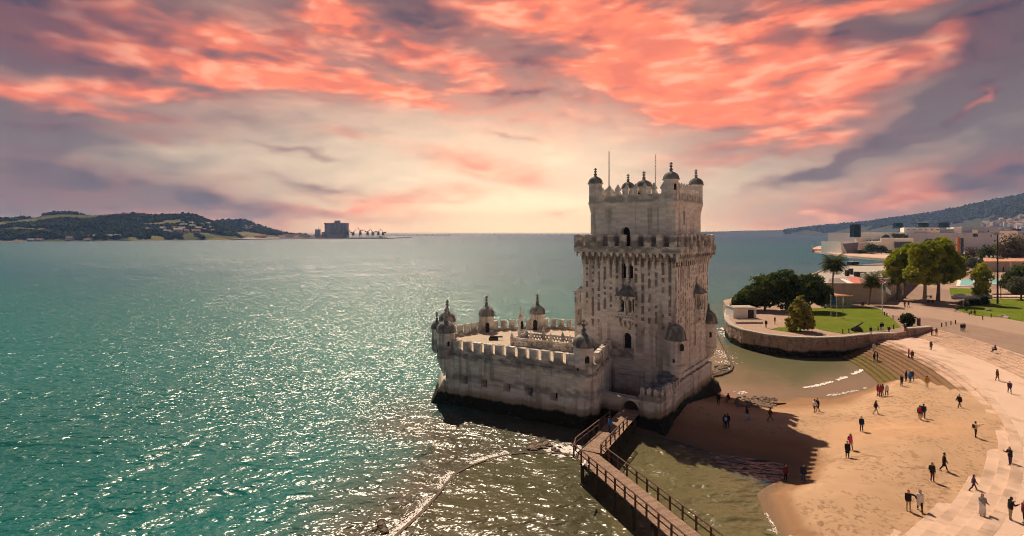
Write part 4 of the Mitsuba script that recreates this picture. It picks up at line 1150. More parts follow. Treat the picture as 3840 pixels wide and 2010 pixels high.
def pose(legs=((.05, .05), (-.05, .05)), arms=((.05, .12, .15), (-.05, .12, .15)), lean=0.0, top='jacket', bottom='trousers', hair='short', nod=0.0):
    sl, cl = math.sin(lean), math.cos(lean)
    up = V3(0, sl, cl)
    hipc = V3(0, 0, .93); chest = hipc + up * .33; nb = hipc + up * .53; hd = hipc + up * .70 + V3(0, .02 + .05 * nod, -.02 * nod)
    J = {}
    for s, (a, k) in zip((-1, 1), legs):
        h = hipc + V3(.09 * s, 0, -.02); kn = h + .44 * V3(.03 * s, math.sin(a), -math.cos(a)); an = kn + .42 * V3(0, math.sin(a - k), -math.cos(a - k))
        fd = V3(.05 * s, math.cos((a - k) * .5), math.sin((a - k) * .5) * (1 if k < 1 else 0)); J['leg', s] = (h, kn, an, fd / np.linalg.norm(fd))
    for s, (f, o, e) in zip((-1, 1), arms):
        sh = nb + V3(.185 * s, 0, -.06); el = sh + .285 * V3(s * math.sin(o), math.sin(f) * math.cos(o), -math.cos(f) * math.cos(o))
        d = V3(s * math.sin(o) * .35, math.sin(f + e), -math.cos(f + e)); d /= np.linalg.norm(d); J['arm', s] = (sh, el, el + .25 * d, d)
    low = min([J['leg', s][2][2] - .075 for s in (-1, 1)] + [hipc[2] - .15])
    sph = lambda c, r, sc: m3.Manifold.sphere(r, 16).scale(sc).translate([float(v) for v in c])
    body = [sph(hd, .108, [.86, 1.0, 1.2]), hull([(hd + V3(0, .085, .0), .02), (hd + V3(0, .125, -.02), .014), (hd + V3(0, .095, -.035), .018)]), hull([(hd + V3(0, .05, -.09), .035), (hd + V3(0, .075, -.075), .03)]),
            hull([(hd + V3(0, -.01, -.06), .055), (nb + V3(0, 0, -.02), .062)]), hull([(nb + V3(-.12, 0, -.06), .06), (nb + V3(.12, 0, -.06), .06), (chest, .11), (hipc + V3(-.07, 0, 0), .10), (hipc + V3(.07, 0, 0), .10)])]
    for s in (-1, 1):
        body.append(sph(hd + V3(.095 * s, -.005, .0), .03, [.45, .8, 1.1]))
        h, kn, an, fd = J['leg', s]; body += [hull([(h, .075), (kn, .05)]), hull([(kn, .05), (an, .036)]), hull([(an, .036), (an + fd * .14 + V3(0, 0, -.045), .026)])]
        sh, el, wr, d = J['arm', s]; body += [hull([(sh, .05), (el, .038)]), hull([(el, .038), (wr, .027)])]
        x = np.cross(d, [s, .2, .1]); x /= np.linalg.norm(x); z = np.cross(d, x)
        pc = wr + d * .05; body.append(hull([(wr, .024), (wr + d * .085 + x * .03, .014), (wr + d * .085 - x * .03, .014)]))
        for q, L in zip((-.032, -.011, .011, .031), (.062, .074, .07, .052)):
            b0 = wr + d * .085 + x * q; b1 = b0 + d * L * .55 + z * .012 * s; b2 = b1 + d * L * .4 + z * .03 * s
            body += [hull([(b0, .0095), (b1, .009)]), hull([(b1, .009), (b2, .008)])]
        t0 = wr + d * .03 + x * .03; t1 = t0 + (d * .6 + x * .8) * .035; body += [hull([(t0, .012), (t1, .010)]), hull([(t1, .010), (t1 + d * .03 + z * .008 * s, .009)])]
    out = {'body': join(body, .035, 2)}
    thick = .012 if top == 'shirt' else .03
    bot = {'shirt': .02, 'jacket': -.04, 'coat': -.34}[top]
    T_ = [hull([(nb + V3(-.13, 0, -.07), .075 + thick * .6), (nb + V3(.13, 0, -.07), .075 + thick * .6), (chest, .125 + thick), (hipc + V3(-.08, 0, .04), .105 + thick), (hipc + V3(.08, 0, .04), .105 + thick)])]
    if bot < 0:
        T_.append(hull([(hipc + V3(-.08, 0, .04), .105 + thick), (hipc + V3(.08, 0, .04), .105 + thick), (hipc + V3(-.11, 0, bot), .085 + thick), (hipc + V3(.11, 0, bot), .085 + thick)]))
    for s in (-1, 1):
        sh, el, wr, d = J['arm', s]; T_ += [hull([(sh + V3(0, 0, .01), .062 + thick * .6), (el, .05 + thick * .5)]), hull([(el, .05 + thick * .5), (wr - d * .02, .038 + thick * .5)])]
    if top == 'jacket':
        T_.append(hull([(nb + V3(0, -.05, .02), .06), (nb + V3(0, -.07, .08), .05)]))
    out['top'] = join(T_, .045, 3)
    L_ = []
    if bottom == 'skirt':
        m = [(J['leg', s][2] + V3(.05 * s, 0, .10), .07) for s in (-1, 1)] + [(J['leg', s][1] + V3(.03 * s, 0, 0), .09) for s in (-1, 1)] + [(hipc + V3(-.07, 0, 0), .11), (hipc + V3(.07, 0, 0), .11)]
        L_.append(hull(m))
    else:
        L_.append(hull([(hipc + V3(-.07, 0, .03), .108), (hipc + V3(.07, 0, .03), .108), (J['leg', -1][0], .095), (J['leg', 1][0], .095)]))
        for s in (-1, 1):
            h, kn, an, fd = J['leg', s]; w = .035 if bottom == 'wide' else 0
            L_.append(hull([(h, .095), (kn, .066 + w)]))
            if bottom != 'shorts':
                L_.append(hull([(kn, .066 + w), (an + V3(0, 0, .03), .052 + w * 1.5)]))
    out['trousers' if bottom != 'skirt' else 'skirt'] = join(L_, .045, 3)
    S_ = []
    for s in (-1, 1):
        h, kn, an, fd = J['leg', s]; S_.append(hull([(an + V3(0, -.02, -.03), .047), (an + fd * .09 + V3(0, 0, -.042), .04), (an + fd * .17 + V3(0, 0, -.048), .032)]))
    out['shoe'], out['shoe_1'] = (join([q], .04, 1) for q in S_)
    H_ = [sph(hd + V3(0, -.022, .03), .115, [.92, .98, 1.08]) ^ m3.Manifold.cube([1, 1, 1], True).translate([0, float(hd[1]) - .46, float(hd[2]) + .47]).rotate([0, 0, 0])]
    H_ = [sph(hd + V3(0, -.03, .028), .113, [.92, .95, 1.1])]
    if hair == 'long':
        H_.append(hull([(hd + V3(0, -.05, 0), .085), (nb + V3(-.05, -.10, -.10), .05), (nb + V3(.05, -.10, -.10), .05)]))
    if hair == 'cap':
        H_.append(hull([(hd + V3(0, .06, .075), .05), (hd + V3(0, .17, .06), .02)]))
    out['hair' if hair != 'cap' else 'hat'] = join(H_, .04, 1)
    Wr = {s: J['arm', s][2] + J['arm', s][3] * .1 - [0, 0, low] for s in (-1, 1)}
    for m in out.values():
        m.vertices = m.vertices - [0, 0, low]
    info = dict(hand=Wr, chest=chest - [0, 0, low], up=up)
    return {k: mikit.ply(m, 'skin_0_mat', smooth=True) for k, m in out.items()}, info


POSES = dict(
    stand=pose(), coat=pose(top='coat', arms=((.1, .1, .25), (.0, .1, .2))), standshirt=pose(top='shirt'),
    walk=pose(legs=((.42, .12), (-.30, .30)), arms=((-.35, .12, .2), (.35, .12, .35)), lean=.05),
    walkcoat=pose(legs=((.36, .10), (-.28, .25)), arms=((-.25, .12, .2), (.25, .12, .3)), lean=.05, top='coat'),
    stride=pose(legs=((.55, .10), (-.48, .20)), arms=((-.3, .12, .3), (.3, .12, .4)), lean=.06, top='jacket'),
    shorts=pose(legs=((.3, .1), (-.2, .25)), arms=((-.1, .15, .2), (.3, .2, .5)), top='shirt', bottom='shorts', lean=.06),
    wide=pose(legs=((.45, .05), (-.42, .1)), arms=((.5, .15, 1.4), (.1, .1, .3)), bottom='wide', hair='long', top='shirt'),
    phone=pose(arms=((.55, .1, 1.5), (.55, .1, 1.5)), lean=.04, nod=.9),
    photo=pose(arms=((.3, .15, 1.2), (1.75, .25, .25)), top='shirt', lean=-.03),
    point=pose(arms=((.2, 1.35, .1), (.1, .12, .2)), top='jacket', hair='cap'),
    skirt=pose(arms=((.35, .12, 1.2), (.35, .12, 1.2)), bottom='skirt', hair='long', nod=.5),
    long=pose(legs=((.2, .05), (-.15, .15)), hair='long', top='jacket'),
    cap=pose(legs=((.2, .06), (-.16, .16)), hair='cap', top='jacket'),
    sit=pose(legs=((1.35, 1.35), (1.45, 1.15)), arms=((.6, .15, .7), (.6, .15, .7)), lean=.18, top='jacket'),
    lounge=pose(legs=((1.5, .15), (1.75, 1.3)), arms=((-.6, .2, .1), (-.6, .2, .1)), lean=-.35, top='jacket'))
BAG = join([hull([(V3(-.11, -.2, .12), .06), (V3(.11, -.2, .12), .06), (V3(-.12, -.22, -.2), .07), (V3(.12, -.22, -.2), .07), (V3(0, -.14, .1), .06), (V3(0, -.14, -.2), .06)])], .05, 1)
BAG = mikit.ply(BAG, 'navy_wear_mat', smooth=True)
PH = mikit.ply(trimesh.creation.box((.08, .012, .16)), 'iron_mat')
TOTE = mikit.ply(join([hull([(V3(-.13, 0, -.35), .03), (V3(.13, 0, -.35), .03), (V3(-.12, 0, -.05), .02), (V3(.12, 0, -.05), .02)]), hull([(V3(-.08, 0, -.04), .012), (V3(0, 0, .08), .012)]), hull([(V3(.08, 0, -.04), .012), (V3(0, 0, .08), .012)])], .06, 1), 'white_wear_mat', smooth=True)


def person(px, py, deg, po, top, low, hair, label, shoes='black', s=1.0, bag=None, group=None, foot=None, skin=0):
    p = stand(px, py) if foot is None else foot
    parts, info = POSES[po]
    M = frame(p[0], p[1], p[2] - .015, rd(deg), s)
    t = thing('person', label, 'person', group)
    for k, d in parts.items():
        m = {'body': f'skin_{skin}_mat', 'top': f'{top}_wear_mat', 'trousers': f'{low}_wear_mat', 'skirt': f'{low}_wear_mat', 'shoe': f'{shoes}_wear_mat', 'shoe_1': f'{shoes}_wear_mat', 'hat': f'{hair}_wear_mat' if hair in CLOTH else 'black_wear_mat', 'hair': f'hair_{hair}_mat' if hair not in CLOTH else 'hair_dark_mat'}[k]
        obj('shoe' if k == 'shoe_1' else ('jacket' if k == 'top' else k), d, m, t, M=M)
    if bag:
        nm, col, lab = bag
        c = info['chest'] if nm == 'backpack' else info['hand'][1]
        obj(nm, BAG if nm == 'backpack' else (PH if nm == 'phone' else TOTE), f'{col}_wear_mat', label=lab, cat={'backpack': 'backpack', 'phone': 'phone', 'carrier_bag': 'bag'}[nm], M=M @ frame(*c))


bp = lambda c, l: ('backpack', c, l)
on4 = lambda px, py: gp(px, py, 4.0)
# on the beach
person(2718, 1606, 10, 'stand', 'navy', 'black', 'dark', 'person with a light blue backpack standing in the tower shadow', bag=bp('paleblue', 'light blue backpack worn in the tower shadow'))
person(2729, 1604, -15, 'stand', 'black', 'navy', 'dark', 'dark-clothed companion right beside the light blue backpack')
person(2801, 1575, -75, 'wide', 'black', 'paleblue', 'dark', 'woman in wide pale blue trousers striding at the edge of the shadow')
person(2888, 1578, -80, 'stride', 'brown', 'olive', 'brown', 'person in brown striding just outside the shadow edge')
person(2733, 1510, 120, 'sit', 'maroon', 'brown', 'brown', 'person in reddish clothes crouching by the waterline near the keep')
person(2694, 1518, 150, 'stand', 'black', 'black', 'dark', 'person in black standing at the far foot of the keep')
person(2945, 1806, 200, 'stand', 'maroon', 'black', 'dark', 'person in a dark red jacket standing in the shaded pool edge')
person(3013, 1808, 160, 'stand', 'navy', 'denim', 'dark', 'person in navy standing inside the crenellated shadow', bag=bp('blue', 'blue backpack worn inside the crenellated shadow'))
person(3054, 1547, -60, 'shorts', 'white', 'brown', 'grey', 'man in a white shirt and brown shorts beside a dark-coated companion', s=1.02)
person(3066, 1541, 100, 'walkcoat', 'black', 'brown', 'brown', 'dark-coated person close beside the man in the white shirt')
person(3231, 1618, 175, 'stand', 'navy', 'denim', 'dark', 'person in navy jacket and blue jeans alone on the upper sand', bag=bp('navy', 'navy backpack on the lone person in jeans'), shoes='grey')
person(3284, 1552, -100, 'walk', 'black', 'khaki', 'dark', 'person in black top and khaki trousers walking below the group of four')
person(3292, 1485, 90, 'long', 'maroon', 'purple', 'brown', 'leftmost of the group of four near the swash, in maroon')
person(3301, 1488, 0, 'stand', 'red', 'maroon', 'brown', 'second from left of the group of four near the swash, in red')
person(3309, 1485, 20, 'stand', 'olive', 'khaki', 'dark', 'third of the group of four near the swash, in olive')
person(3325, 1486, 170, 'cap', 'white', 'navy', 'white', 'rightmost of the group of four near the swash, in a white cap', bag=bp('black', 'black bag on the person in the white cap'))
person(3279, 1359, 20, 'stand', 'navy', 'navy', 'dark', 'person in navy wading where the steps meet the water')
person(3290, 1356, 60, 'stand', 'black', 'olive', 'dark', 'darker companion close beside the wading person in navy')
person(3278, 1318, 150, 'stand', 'white', 'paleblue', 'grey', 'person in white on the mossy steps under the quay wall')
person(3408, 1343, -140, 'stand', 'pink', 'navy', 'fair', 'person in a pale pink top and navy trousers on the dark steps')
person(3421, 1345, 140, 'walk', 'brown', 'navy', 'brown', 'person in brown beside the pink top on the dark steps')
person(3381, 1448, -160, 'coat', 'black', 'black', 'dark', 'person in a long black coat left of the three by the green steps')
person(3398, 1431, 30, 'stand', 'navy', 'navy', 'grey', 'left of the three people by the green steps, in navy')
person(3412, 1435, 10, 'stand', 'blue', 'navy', 'dark', 'person in a bright blue jacket, middle of three by the green steps')
person(3421, 1429, 0, 'cap', 'purple', 'navy', 'white', 'person in a pale hat, right of three by the green steps')
person(3476, 1453, -30, 'stand', 'mustard', 'grey', 'brown', 'person in a mustard yellow jacket at the foot of the green steps', shoes='white')
person(3598, 1527, 110, 'stride', 'black', 'black', 'dark', 'person in black striding where the sand meets the steps')
person(3450, 1573, -40, 'walk', 'black', 'maroon', 'dark', 'person wearing a red backpack walking up the beach', bag=bp('red', 'bright red backpack on the left of a walking couple'))
person(3464, 1567, -40, 'walk', 'navy', 'navy', 'dark', 'person in navy walking to the right of the red backpack')
person(3659, 1640, -110, 'photo', 'beige', 'black', 'dark', 'person raising an arm to take a picture on the right-hand sand', bag=bp('black', 'black backpack on the person taking a picture'), shoes='maroon')
person(3540, 1765, -120, 'walkcoat', 'black', 'black', 'dark', 'person in a knee-length black coat and white shoes in mid beach', shoes='white')
person(3497, 1806, -170, 'stand', 'black', 'maroon', 'dark', 'person in black with a red collar below the black coat', shoes='grey', bag=bp('black', 'black rucksack of the person below the black coat'))
person(3190, 1687, -150, 'long', 'pink', 'grey', 'brown', 'woman in a bright pink top just behind a person in black', bag=bp('purple', 'dark purple backpack on the pink top'))
person(3178, 1717, 170, 'coat', 'black', 'olive', 'dark', 'person in a dark coat in front of the woman in pink')
person(3651, 1842, -120, 'walk', 'purple', 'black', 'dark', 'small figure in dark purple at the corner of the buried steps', s=.86)
person(3407, 1916, 165, 'point', 'black', 'beige', 'red', 'man in a red cap and black jacket pointing to the left')
person(3450, 1918, 150, 'walkcoat', 'white', 'black', 'brown', 'person in a white coat beside the man in the red cap', bag=bp('black', 'black backpack on the white coat'), s=1.05)
person(3788, 1744, 95, 'phone', 'black', 'purple', 'dark', 'man in black looking at his phone on the lower steps', bag=('phone', 'black', 'phone in the hands of the man on the lower steps'))
person(3684, 1935, 160, 'skirt', 'grey', 'white', 'brown', 'long-haired woman in grey and white standing among the buried steps', bag=('carrier_bag', 'white', 'white carrier bag held by the long-haired woman'))
person(3789, 1948, -100, 'phone', 'black', 'khaki', 'brown', 'man in a black shirt and khaki trousers reading on the steps')
person(3843, 1962, 90, 'stand', 'maroon', 'black', 'brown', 'person cut off by the right edge near the reading man')
# terrace and upper steps
person(3491, 1312, 180, 'coat', 'brown', 'brown', 'brown', 'person in a brown coat alone at the head of the terrace')
person(3494, 1259, -150, 'stand', 'maroon', 'navy', 'dark', 'person in maroon on the upper steps beside the wing wall')
person(3512, 1260, 10, 'stand', 'brown', 'khaki', 'dark', 'person in brown and khaki on the upper steps, right of the maroon one')
person(3735, 1324, 60, 'sit', 'purple', 'black', 'dark', 'person sitting alone on the upper steps at the right')
person(3740, 1428, 200, 'long', 'brown', 'brown', 'brown', 'person in dark brown standing on the right of the terrace')
person(3786, 1475, 150, 'walk', 'purple', 'purple', 'dark', 'person in purple walking down the terrace to the right')
# plaza and mound
person(3606, 1243, 170, 'stand', 'navy', 'navy', 'dark', 'person in navy of the couple on the open plaza', foot=on4(3606, 1243))
person(3616, 1242, 170, 'stand', 'maroon', 'brown', 'brown', 'person in maroon of the couple on the open plaza', foot=on4(3616, 1242))
person(3265, 1258, 180, 'stand', 'black', 'grey', 'dark', 'person in black on the quay edge below the lawn', foot=on4(3265, 1256))
person(3303, 1241, 30, 'stand', 'black', 'grey', 'dark', 'left of two people chatting at the front corner of the lawn', foot=on4(3303, 1240), shoes='white')
person(3309, 1239, -30, 'stand', 'navy', 'white', 'dark', 'right of two people chatting at the front corner of the lawn', foot=on4(3309, 1239))
person(3333, 1246, 150, 'sit', 'purple', 'navy', 'dark', 'person sitting on the quay edge near the stone stairs', foot=on4(3333, 1246))
person(3395, 1247, 180, 'cap', 'purple', 'maroon', 'white', 'person in purple with a white hat at the top of the stone stairs', foot=on4(3395, 1244))
person(2873, 1229, 170, 'stand', 'black', 'brown', 'dark', 'person in black on the pale paving in front of the white hut', foot=on4(2873, 1229))
person(2906, 1216, 100, 'stand', 'olive', 'grey', 'grey', 'person in olive near the dark evergreens on the mound', foot=on4(2906, 1216))
person(3393, 1153, 10, 'stand', 'brown', 'black', 'dark', 'left of two walkers in front of the shaded plane trees', foot=on4(3393, 1153))
person(3407, 1153, 0, 'walk', 'brown', 'grey', 'brown', 'right of two walkers in front of the shaded plane trees', foot=on4(3407, 1153))
person(3644, 1184, 40, 'sit', 'purple', 'black', 'dark', 'left of a pair sitting at the lawn edge', foot=on4(3644, 1183))
person(3654, 1183, -60, 'sit', 'maroon', 'black', 'brown', 'right of a pair sitting at the lawn edge', foot=on4(3654, 1182))
person(3626, 1174, 20, 'sit', 'navy', 'brown', 'dark', 'lone person sitting on the lawn edge left of the pair', foot=on4(3626, 1173))
person(3590, 1171, 90, 'sit', 'black', 'grey', 'dark', 'person sitting on the corner of the right-hand lawn', foot=on4(3590, 1170))
person(2286, 1616, -60, 'stand', 'blue', 'navy', 'dark', 'person in a blue jacket on the footbridge close to the gate', foot=gp(2286, 1621, 2.25))
# ------------------------------------------------------------------ trees
def leaf_mat(name, a, b, s=1.6, thin=.35):
    fn = lambda p, n, uv: mix(a, b, smst(.3, .7, fbm(p.x / s, p.y / s, p.z / s)))
    scene[name] = {'type': 'principledthin', 'base_color': mikit.proc(fn), 'roughness': .6, 'diff_trans': thin * 2, 'spec_trans': 0.0}


leaf_mat('evergreen_mat', (.03, .055, .015), (.13, .165, .04), 1.3, .5)
leaf_mat('fig_mat', (.11, .12, .012), (.36, .32, .07), .8)
leaf_mat('plane_mat', (.17, .22, .018), (.44, .44, .05), 2.0, .5)
leaf_mat('bush_mat', (.022, .036, .012), (.05, .065, .018), .8)
leaf_mat('palm_mat', (.035, .052, .012), (.10, .115, .03), .8, .5)
leaf_mat('grey_leaf_mat', (.11, .12, .07), (.19, .19, .12), 1.2)
leaf_mat('brown_leaf_mat', (.14, .11, .06), (.09, .085, .035), 2.0)
leaf_mat('light_leaf_mat', (.10, .14, .02), (.16, .19, .03), 1.5)


def leaves(blobs, n, size, seed, drop=.34, shell=.45, flat=1.0):
    """n leaf clumps (rhombic faces) through the volume of ellipsoids (x, y, z, rx, ry, rz), thinned by noise."""
    r = np.random.default_rng(seed)
    B = np.array(blobs, float); w = (B[:, 3] * B[:, 4] * B[:, 5]) ** .72; k = r.choice(len(B), n, p=w / w.sum())
    d = r.normal(size=(n, 3)); d /= np.linalg.norm(d, axis=1)[:, None]
    rr = r.random(n) ** shell
    sc = np.mean(B[:, 3]) or 1
    lump = .80 + .42 * meshkit.noise(d * 2.6 + k[:, None] * 3.1 + seed)
    c = B[k, :3] + d * B[k, 3:] * (rr * lump)[:, None]
    keep = meshkit.noise(c * (2.2 / sc) + seed * 1.3) > drop * (.4 + .6 * rr)
    c, d = c[keep], d[keep]; m = len(c)
    nrm = d * .8 + r.normal(size=(m, 3)) * .75 + [0, 0, .35]; nrm /= np.linalg.norm(nrm, axis=1)[:, None]
    a = np.cross(nrm, r.normal(size=(m, 3))); a /= np.linalg.norm(a, axis=1)[:, None]; b = np.cross(nrm, a)
    s = size * (.6 + .8 * r.random((m, 1)))
    v = np.stack([c - a * s, c - b * s * .6 * flat, c + a * s, c + b * s * .6 * flat], 1).reshape(-1, 3)
    i = np.arange(m) * 4
    return trimesh.Trimesh(v, np.vstack([np.stack([i, i + 1, i + 2], 1), np.stack([i, i + 2, i + 3], 1)]), process=False)


def tree(name, label, x, y, z, blobs, leafm, n, size, trunk_r, seed, trunkm='trunk_mat', group=None, drop=.34, shell=.45, lean=(0, 0), limbs=7):
    """blobs relative to the foot of the trunk."""
    t = thing(name, label, 'bush' if name == 'bush' else 'tree', group)
    B = [(x + b[0], y + b[1], z + b[2], *b[3:]) for b in blobs]
    r = np.random.default_rng(seed + 77)
    mb = MB(); fork = min(b[2] - b[5] * .65 for b in blobs); fork = max(fork, .5)
    base, top = np.array([x, y, z - .2]), np.array([x + lean[0], y + lean[1], z + fork])
    mb.tube(base, (base + top) / 2 + [.06, .04, 0], trunk_r * 1.25, trunk_r * .95, 9); mb.tube((base + top) / 2 + [.06, .04, 0], top, trunk_r * .95, trunk_r * .8, 9)
    for i in range(max(limbs, len(B))):
        b = B[i % len(B)]
        e = np.array(b[:3]) + r.normal(size=3) * .25 * np.array(b[3:])
        mid = top * .5 + e * .5 + [0, 0, .12 * np.linalg.norm(e - top)]
        mb.tube(top, mid, trunk_r * .55, trunk_r * .32, 6); mb.tube(mid, e, trunk_r * .32, trunk_r * .1, 5)
    obj('trunk', mb, trunkm, t)
    obj('crown', leaves(B, n, size, seed, drop, shell), leafm, t, smooth=False)
    return t


def spread(px, py, h, D=0.0):
    p = gp(px, py, h); p[:2] *= 1 + D / p[1]; return p


# dark evergreens on the mound
eg = [(2800, 1166, 0, 'lowest dark evergreen at the seaward left end of the mound clump, behind the white hut', [(0, 0, 3.1, 3.2, 3.0, 2.9), (-2.0, 0, 2.0, 2.2, 2.2, 2.0), (1.8, .5, 4.2, 2.6, 2.6, 2.6)], 5200),
      (2868, 1168, 2, 'broad dark evergreen left of centre in the mound clump', [(0, 0, 6.2, 4.6, 4.0, 3.6), (-3.0, 0, 4.4, 3.0, 3.0, 3.0), (2.6, 0, 7.2, 3.4, 3.4, 2.9), (0, 1, 3.2, 4.0, 3.0, 2.6)], 10500),
      (2948, 1170, 3, 'tallest dark evergreen in the middle of the mound clump', [(0, 0, 7.3, 4.4, 4.0, 3.7), (-2.4, 0, 5.2, 3.2, 3.2, 3.2), (2.6, 0, 6.0, 3.2, 3.2, 3.0), (.6, 0, 3.2, 4.0, 3.0, 2.6)], 10500),
      (3036, 1168, 0, 'dark evergreen at the landward right end of the mound clump, beside the blue flag', [(0, 0, 6.4, 4.4, 4.0, 3.6), (3.2, 0, 4.6, 3.0, 3.0, 2.8), (-2.6, 0, 5.2, 3.2, 3.2, 3.0), (4.4, 0, 3.0, 2.0, 2.2, 1.9)], 10000)]
for k, (px, py, D, lab, bl, n) in enumerate(eg):
    p = spread(px, py, 4, D)
    tree('evergreen_tree', lab, p[0], p[1], 4, bl, 'evergreen_mat', n, .36, .32, 20 + k, group='dark evergreens on the mound', drop=.36, shell=.33)
p = gp(3000, 1243, 4)
tree('fig_tree', 'ragged yellow-green leafy tree standing on the front edge of the mound', p[0], p[1], 4, [(-.1, 0, 6.0, 1.1, 1.1, 1.6), (1.1, 0, 4.7, 1.4, 1.3, 1.5), (-.9, 0, 4.3, 1.5, 1.4, 1.6), (.2, 0, 2.9, 2.5, 2.2, 1.7), (-1.2, 0, 1.7, 1.8, 1.8, 1.5), (1.4, 0, 1.7, 1.7, 1.8, 1.5)], 'fig_mat', 2400, .42, .16, 31, drop=.38, shell=.4)
p = gp(3401, 1222, 4)
tree('bush', 'round dark green bush at the right end of the mound lawn', p[0], p[1], 4, [(0, 0, 1.3, 1.55, 1.4, 1.35), (-.6, 0, 1.9, .9, .9, .9), (.8, 0, 1.5, 1.0, 1.0, 1.1), (.3, 0, 2.4, .6, .6, .6)], 'bush_mat', 2600, .17, .1, 33, drop=.25, shell=.35)
# plane trees on the plaza
for k, (px, py, lab, bl, n) in enumerate([
        (3367, 1123, 'leftmost broad plane tree, its trunk close to the beige wall', [(0, 0, 11.0, 3.6, 3.6, 4.2), (-1.4, 0, 7.5, 2.8, 3, 3.0), (1.4, 0, 13.4, 3.0, 3.0, 3.2), (1.8, 0, 8.4, 2.8, 3, 3)], 8200),
        (3390, 1119, 'second plane tree from the beige wall, half hidden behind the first', [(0, 0, 12.0, 3.8, 3.6, 4.2), (2.4, 0, 14.6, 3.0, 3.0, 3.2), (2.6, 0, 9.4, 2.8, 3, 3.2)], 7200),
        (3466, 1137, 'plane tree with a thick pale trunk in the middle of the plaza clump', [(0, 0, 12.2, 4.0, 3.8, 4.2), (-2.6, 0, 8.6, 3.0, 3.0, 3.2), (2.0, 0, 15.2, 3.4, 3.4, 3.4), (1.4, 0, 8.2, 2.8, 3, 2.8), (-1.6, 0, 15.6, 2.6, 2.6, 2.4)], 10500),
        (3517, 1128, 'rightmost large plane tree with a leaning trunk beside the picnic table', [(0, 0, 13.0, 4.4, 4.0, 4.4), (4.2, 0, 12.0, 3.4, 3.2, 3.6), (2.4, 0, 8.6, 3.6, 3.2, 3.2), (1.4, 0, 16.4, 3.4, 3.4, 3.2), (6.0, 0, 9.4, 2.6, 2.6, 2.6)], 11500)]):
    p = gp(px, py, 4)
    tree('plane_tree', lab, p[0], p[1], 4, bl, 'plane_mat', n, .42, .48, 40 + k, 'pale_trunk_mat', 'plane trees on the plaza', drop=.3, shell=.36, lean=(.3, 0))
p = gp(3680, 1143, 4)
tree('slender_tree', 'slender open-crowned tree between the turquoise pool and the light mast', p[0], p[1], 4, [(.2, 0, 10.2, 1.8, 1.8, 2.2), (-1.6, 0, 8.8, 1.7, 1.7, 1.9), (1.8, 0, 8.6, 1.7, 1.7, 1.9), (.3, 0, 6.2, 2.2, 2.0, 2.0), (-1.0, 0, 3.9, 1.5, 1.5, 1.6), (1.3, 0, 3.9, 1.3, 1.3, 1.6)], 'plane_mat', 4200, .30, .2, 51, 'pale_trunk_mat', drop=.42, shell=.45)
p = gp(3652, 1145, 4)
tree('bush', 'low dark shrubbery at the foot of the slender tree', p[0], p[1], 4, [(0, 0, .9, 2.2, 1.2, 1.0), (1.8, 0, .8, 1.8, 1.2, .9), (-2.0, 0, .8, 1.4, 1.2, .9), (3.2, 0, 1.3, 1.2, 1.2, 1.4)], 'bush_mat', 2400, .22, .08, 53, shell=.35)
p = gp(3612, 1147, 4)
tree('bush', 'grey-green shrub beside the café parasol', p[0], p[1], 4, [(0, 0, .8, 1.3, 1.0, .9), (.9, 0, .7, .9, .9, .8)], 'grey_leaf_mat', 900, .2, .06, 54)
p = gp(3829, 1124, 4)
tree('silver_tree', 'round silvery tree at the right edge of the far lawn', p[0], p[1], 4, [(0, 0, 4.6, 3.4, 3.0, 2.9), (-2.0, 0, 3.6, 2.0, 2.0, 1.9), (2.4, 0, 4.4, 2.6, 2.6, 2.4)], 'grey_leaf_mat', 5200, .32, .22, 55)
p = gp(3850, 1098, 4)
tree('evergreen_tree', 'dark spreading evergreen behind the silvery tree at the right edge', p[0], p[1], 4, [(0, 0, 7.0, 5.0, 4, 3.2), (-4.5, 0, 5.0, 3.4, 3, 2.6), (-7.5, 0, 3.2, 2.0, 2, 1.8), (3, 0, 5, 4, 4, 3)], 'evergreen_mat', 7600, .4, .3, 56, drop=.28)


def palm(label, x, y, z, h, R, seed, lean=(0.0, 0.0), n=34, skirt=0):
    r = np.random.default_rng(seed)
    t = thing('palm_tree', label, 'palm tree')
    top = np.array([x + lean[0], y + lean[1], z + h])
    mb = MB(); k = 9
    for i in range(k):
        a, b_ = np.array([x, y, z - .2]) * (1 - i / k) + top * (i / k), np.array([x, y, z - .2]) * (1 - (i + 1) / k) + top * ((i + 1) / k)
        mb.tube(a, b_, .30 - .012 * i, .27 - .012 * i, 8, cap=False)
    mb.ball(top, (.45, .45, .5))
    obj('trunk', mb, 'trunk_mat', t)
    for i in range(n + skirt):
        az = i * 2.399 + r.random() * .3; el = math.radians(68 - 92 * (i / n)) if i < n else math.radians(-50 - 20 * r.random())
        L = R * (.85 + .25 * r.random()) * (1 if i < n else .6)
        pts, d = [], np.array([math.cos(az) * math.cos(el), math.sin(az) * math.cos(el), math.sin(el)])
        p = top.copy(); m = 7
        for j in range(m + 1):
            pts.append(p.copy()); d = d + [0, 0, -.16]; d /= np.linalg.norm(d); p = p + d * L / m
        side = np.array([-math.sin(az), math.cos(az), 0]); f = MB()
        for j in range(m):
            w0, w1 = L * .27 * math.sin(math.pi * (j + .6) / (m + 1.2)), L * .13 * math.sin(math.pi * (j + 1.6) / (m + 1.2))
            for s in (-1, 1):
                for q in (0, .5):
                    a = pts[j] * (1 - q) + pts[j + 1] * q; b_ = pts[j] * (.6 - q) + pts[j + 1] * (.4 + q)
                    tip = a * .3 + b_ * .7 + side * s * (w0 + L * .13) + np.array([0, 0, -.35 * w0 - .12]) + (pts[j + 1] - pts[j]) * .7
                    f.add([a, b_, tip], [[0, 1, 2]])
        f.path(pts, .025, 3)
        obj('frond', f, 'palm_mat', t, smooth=False)


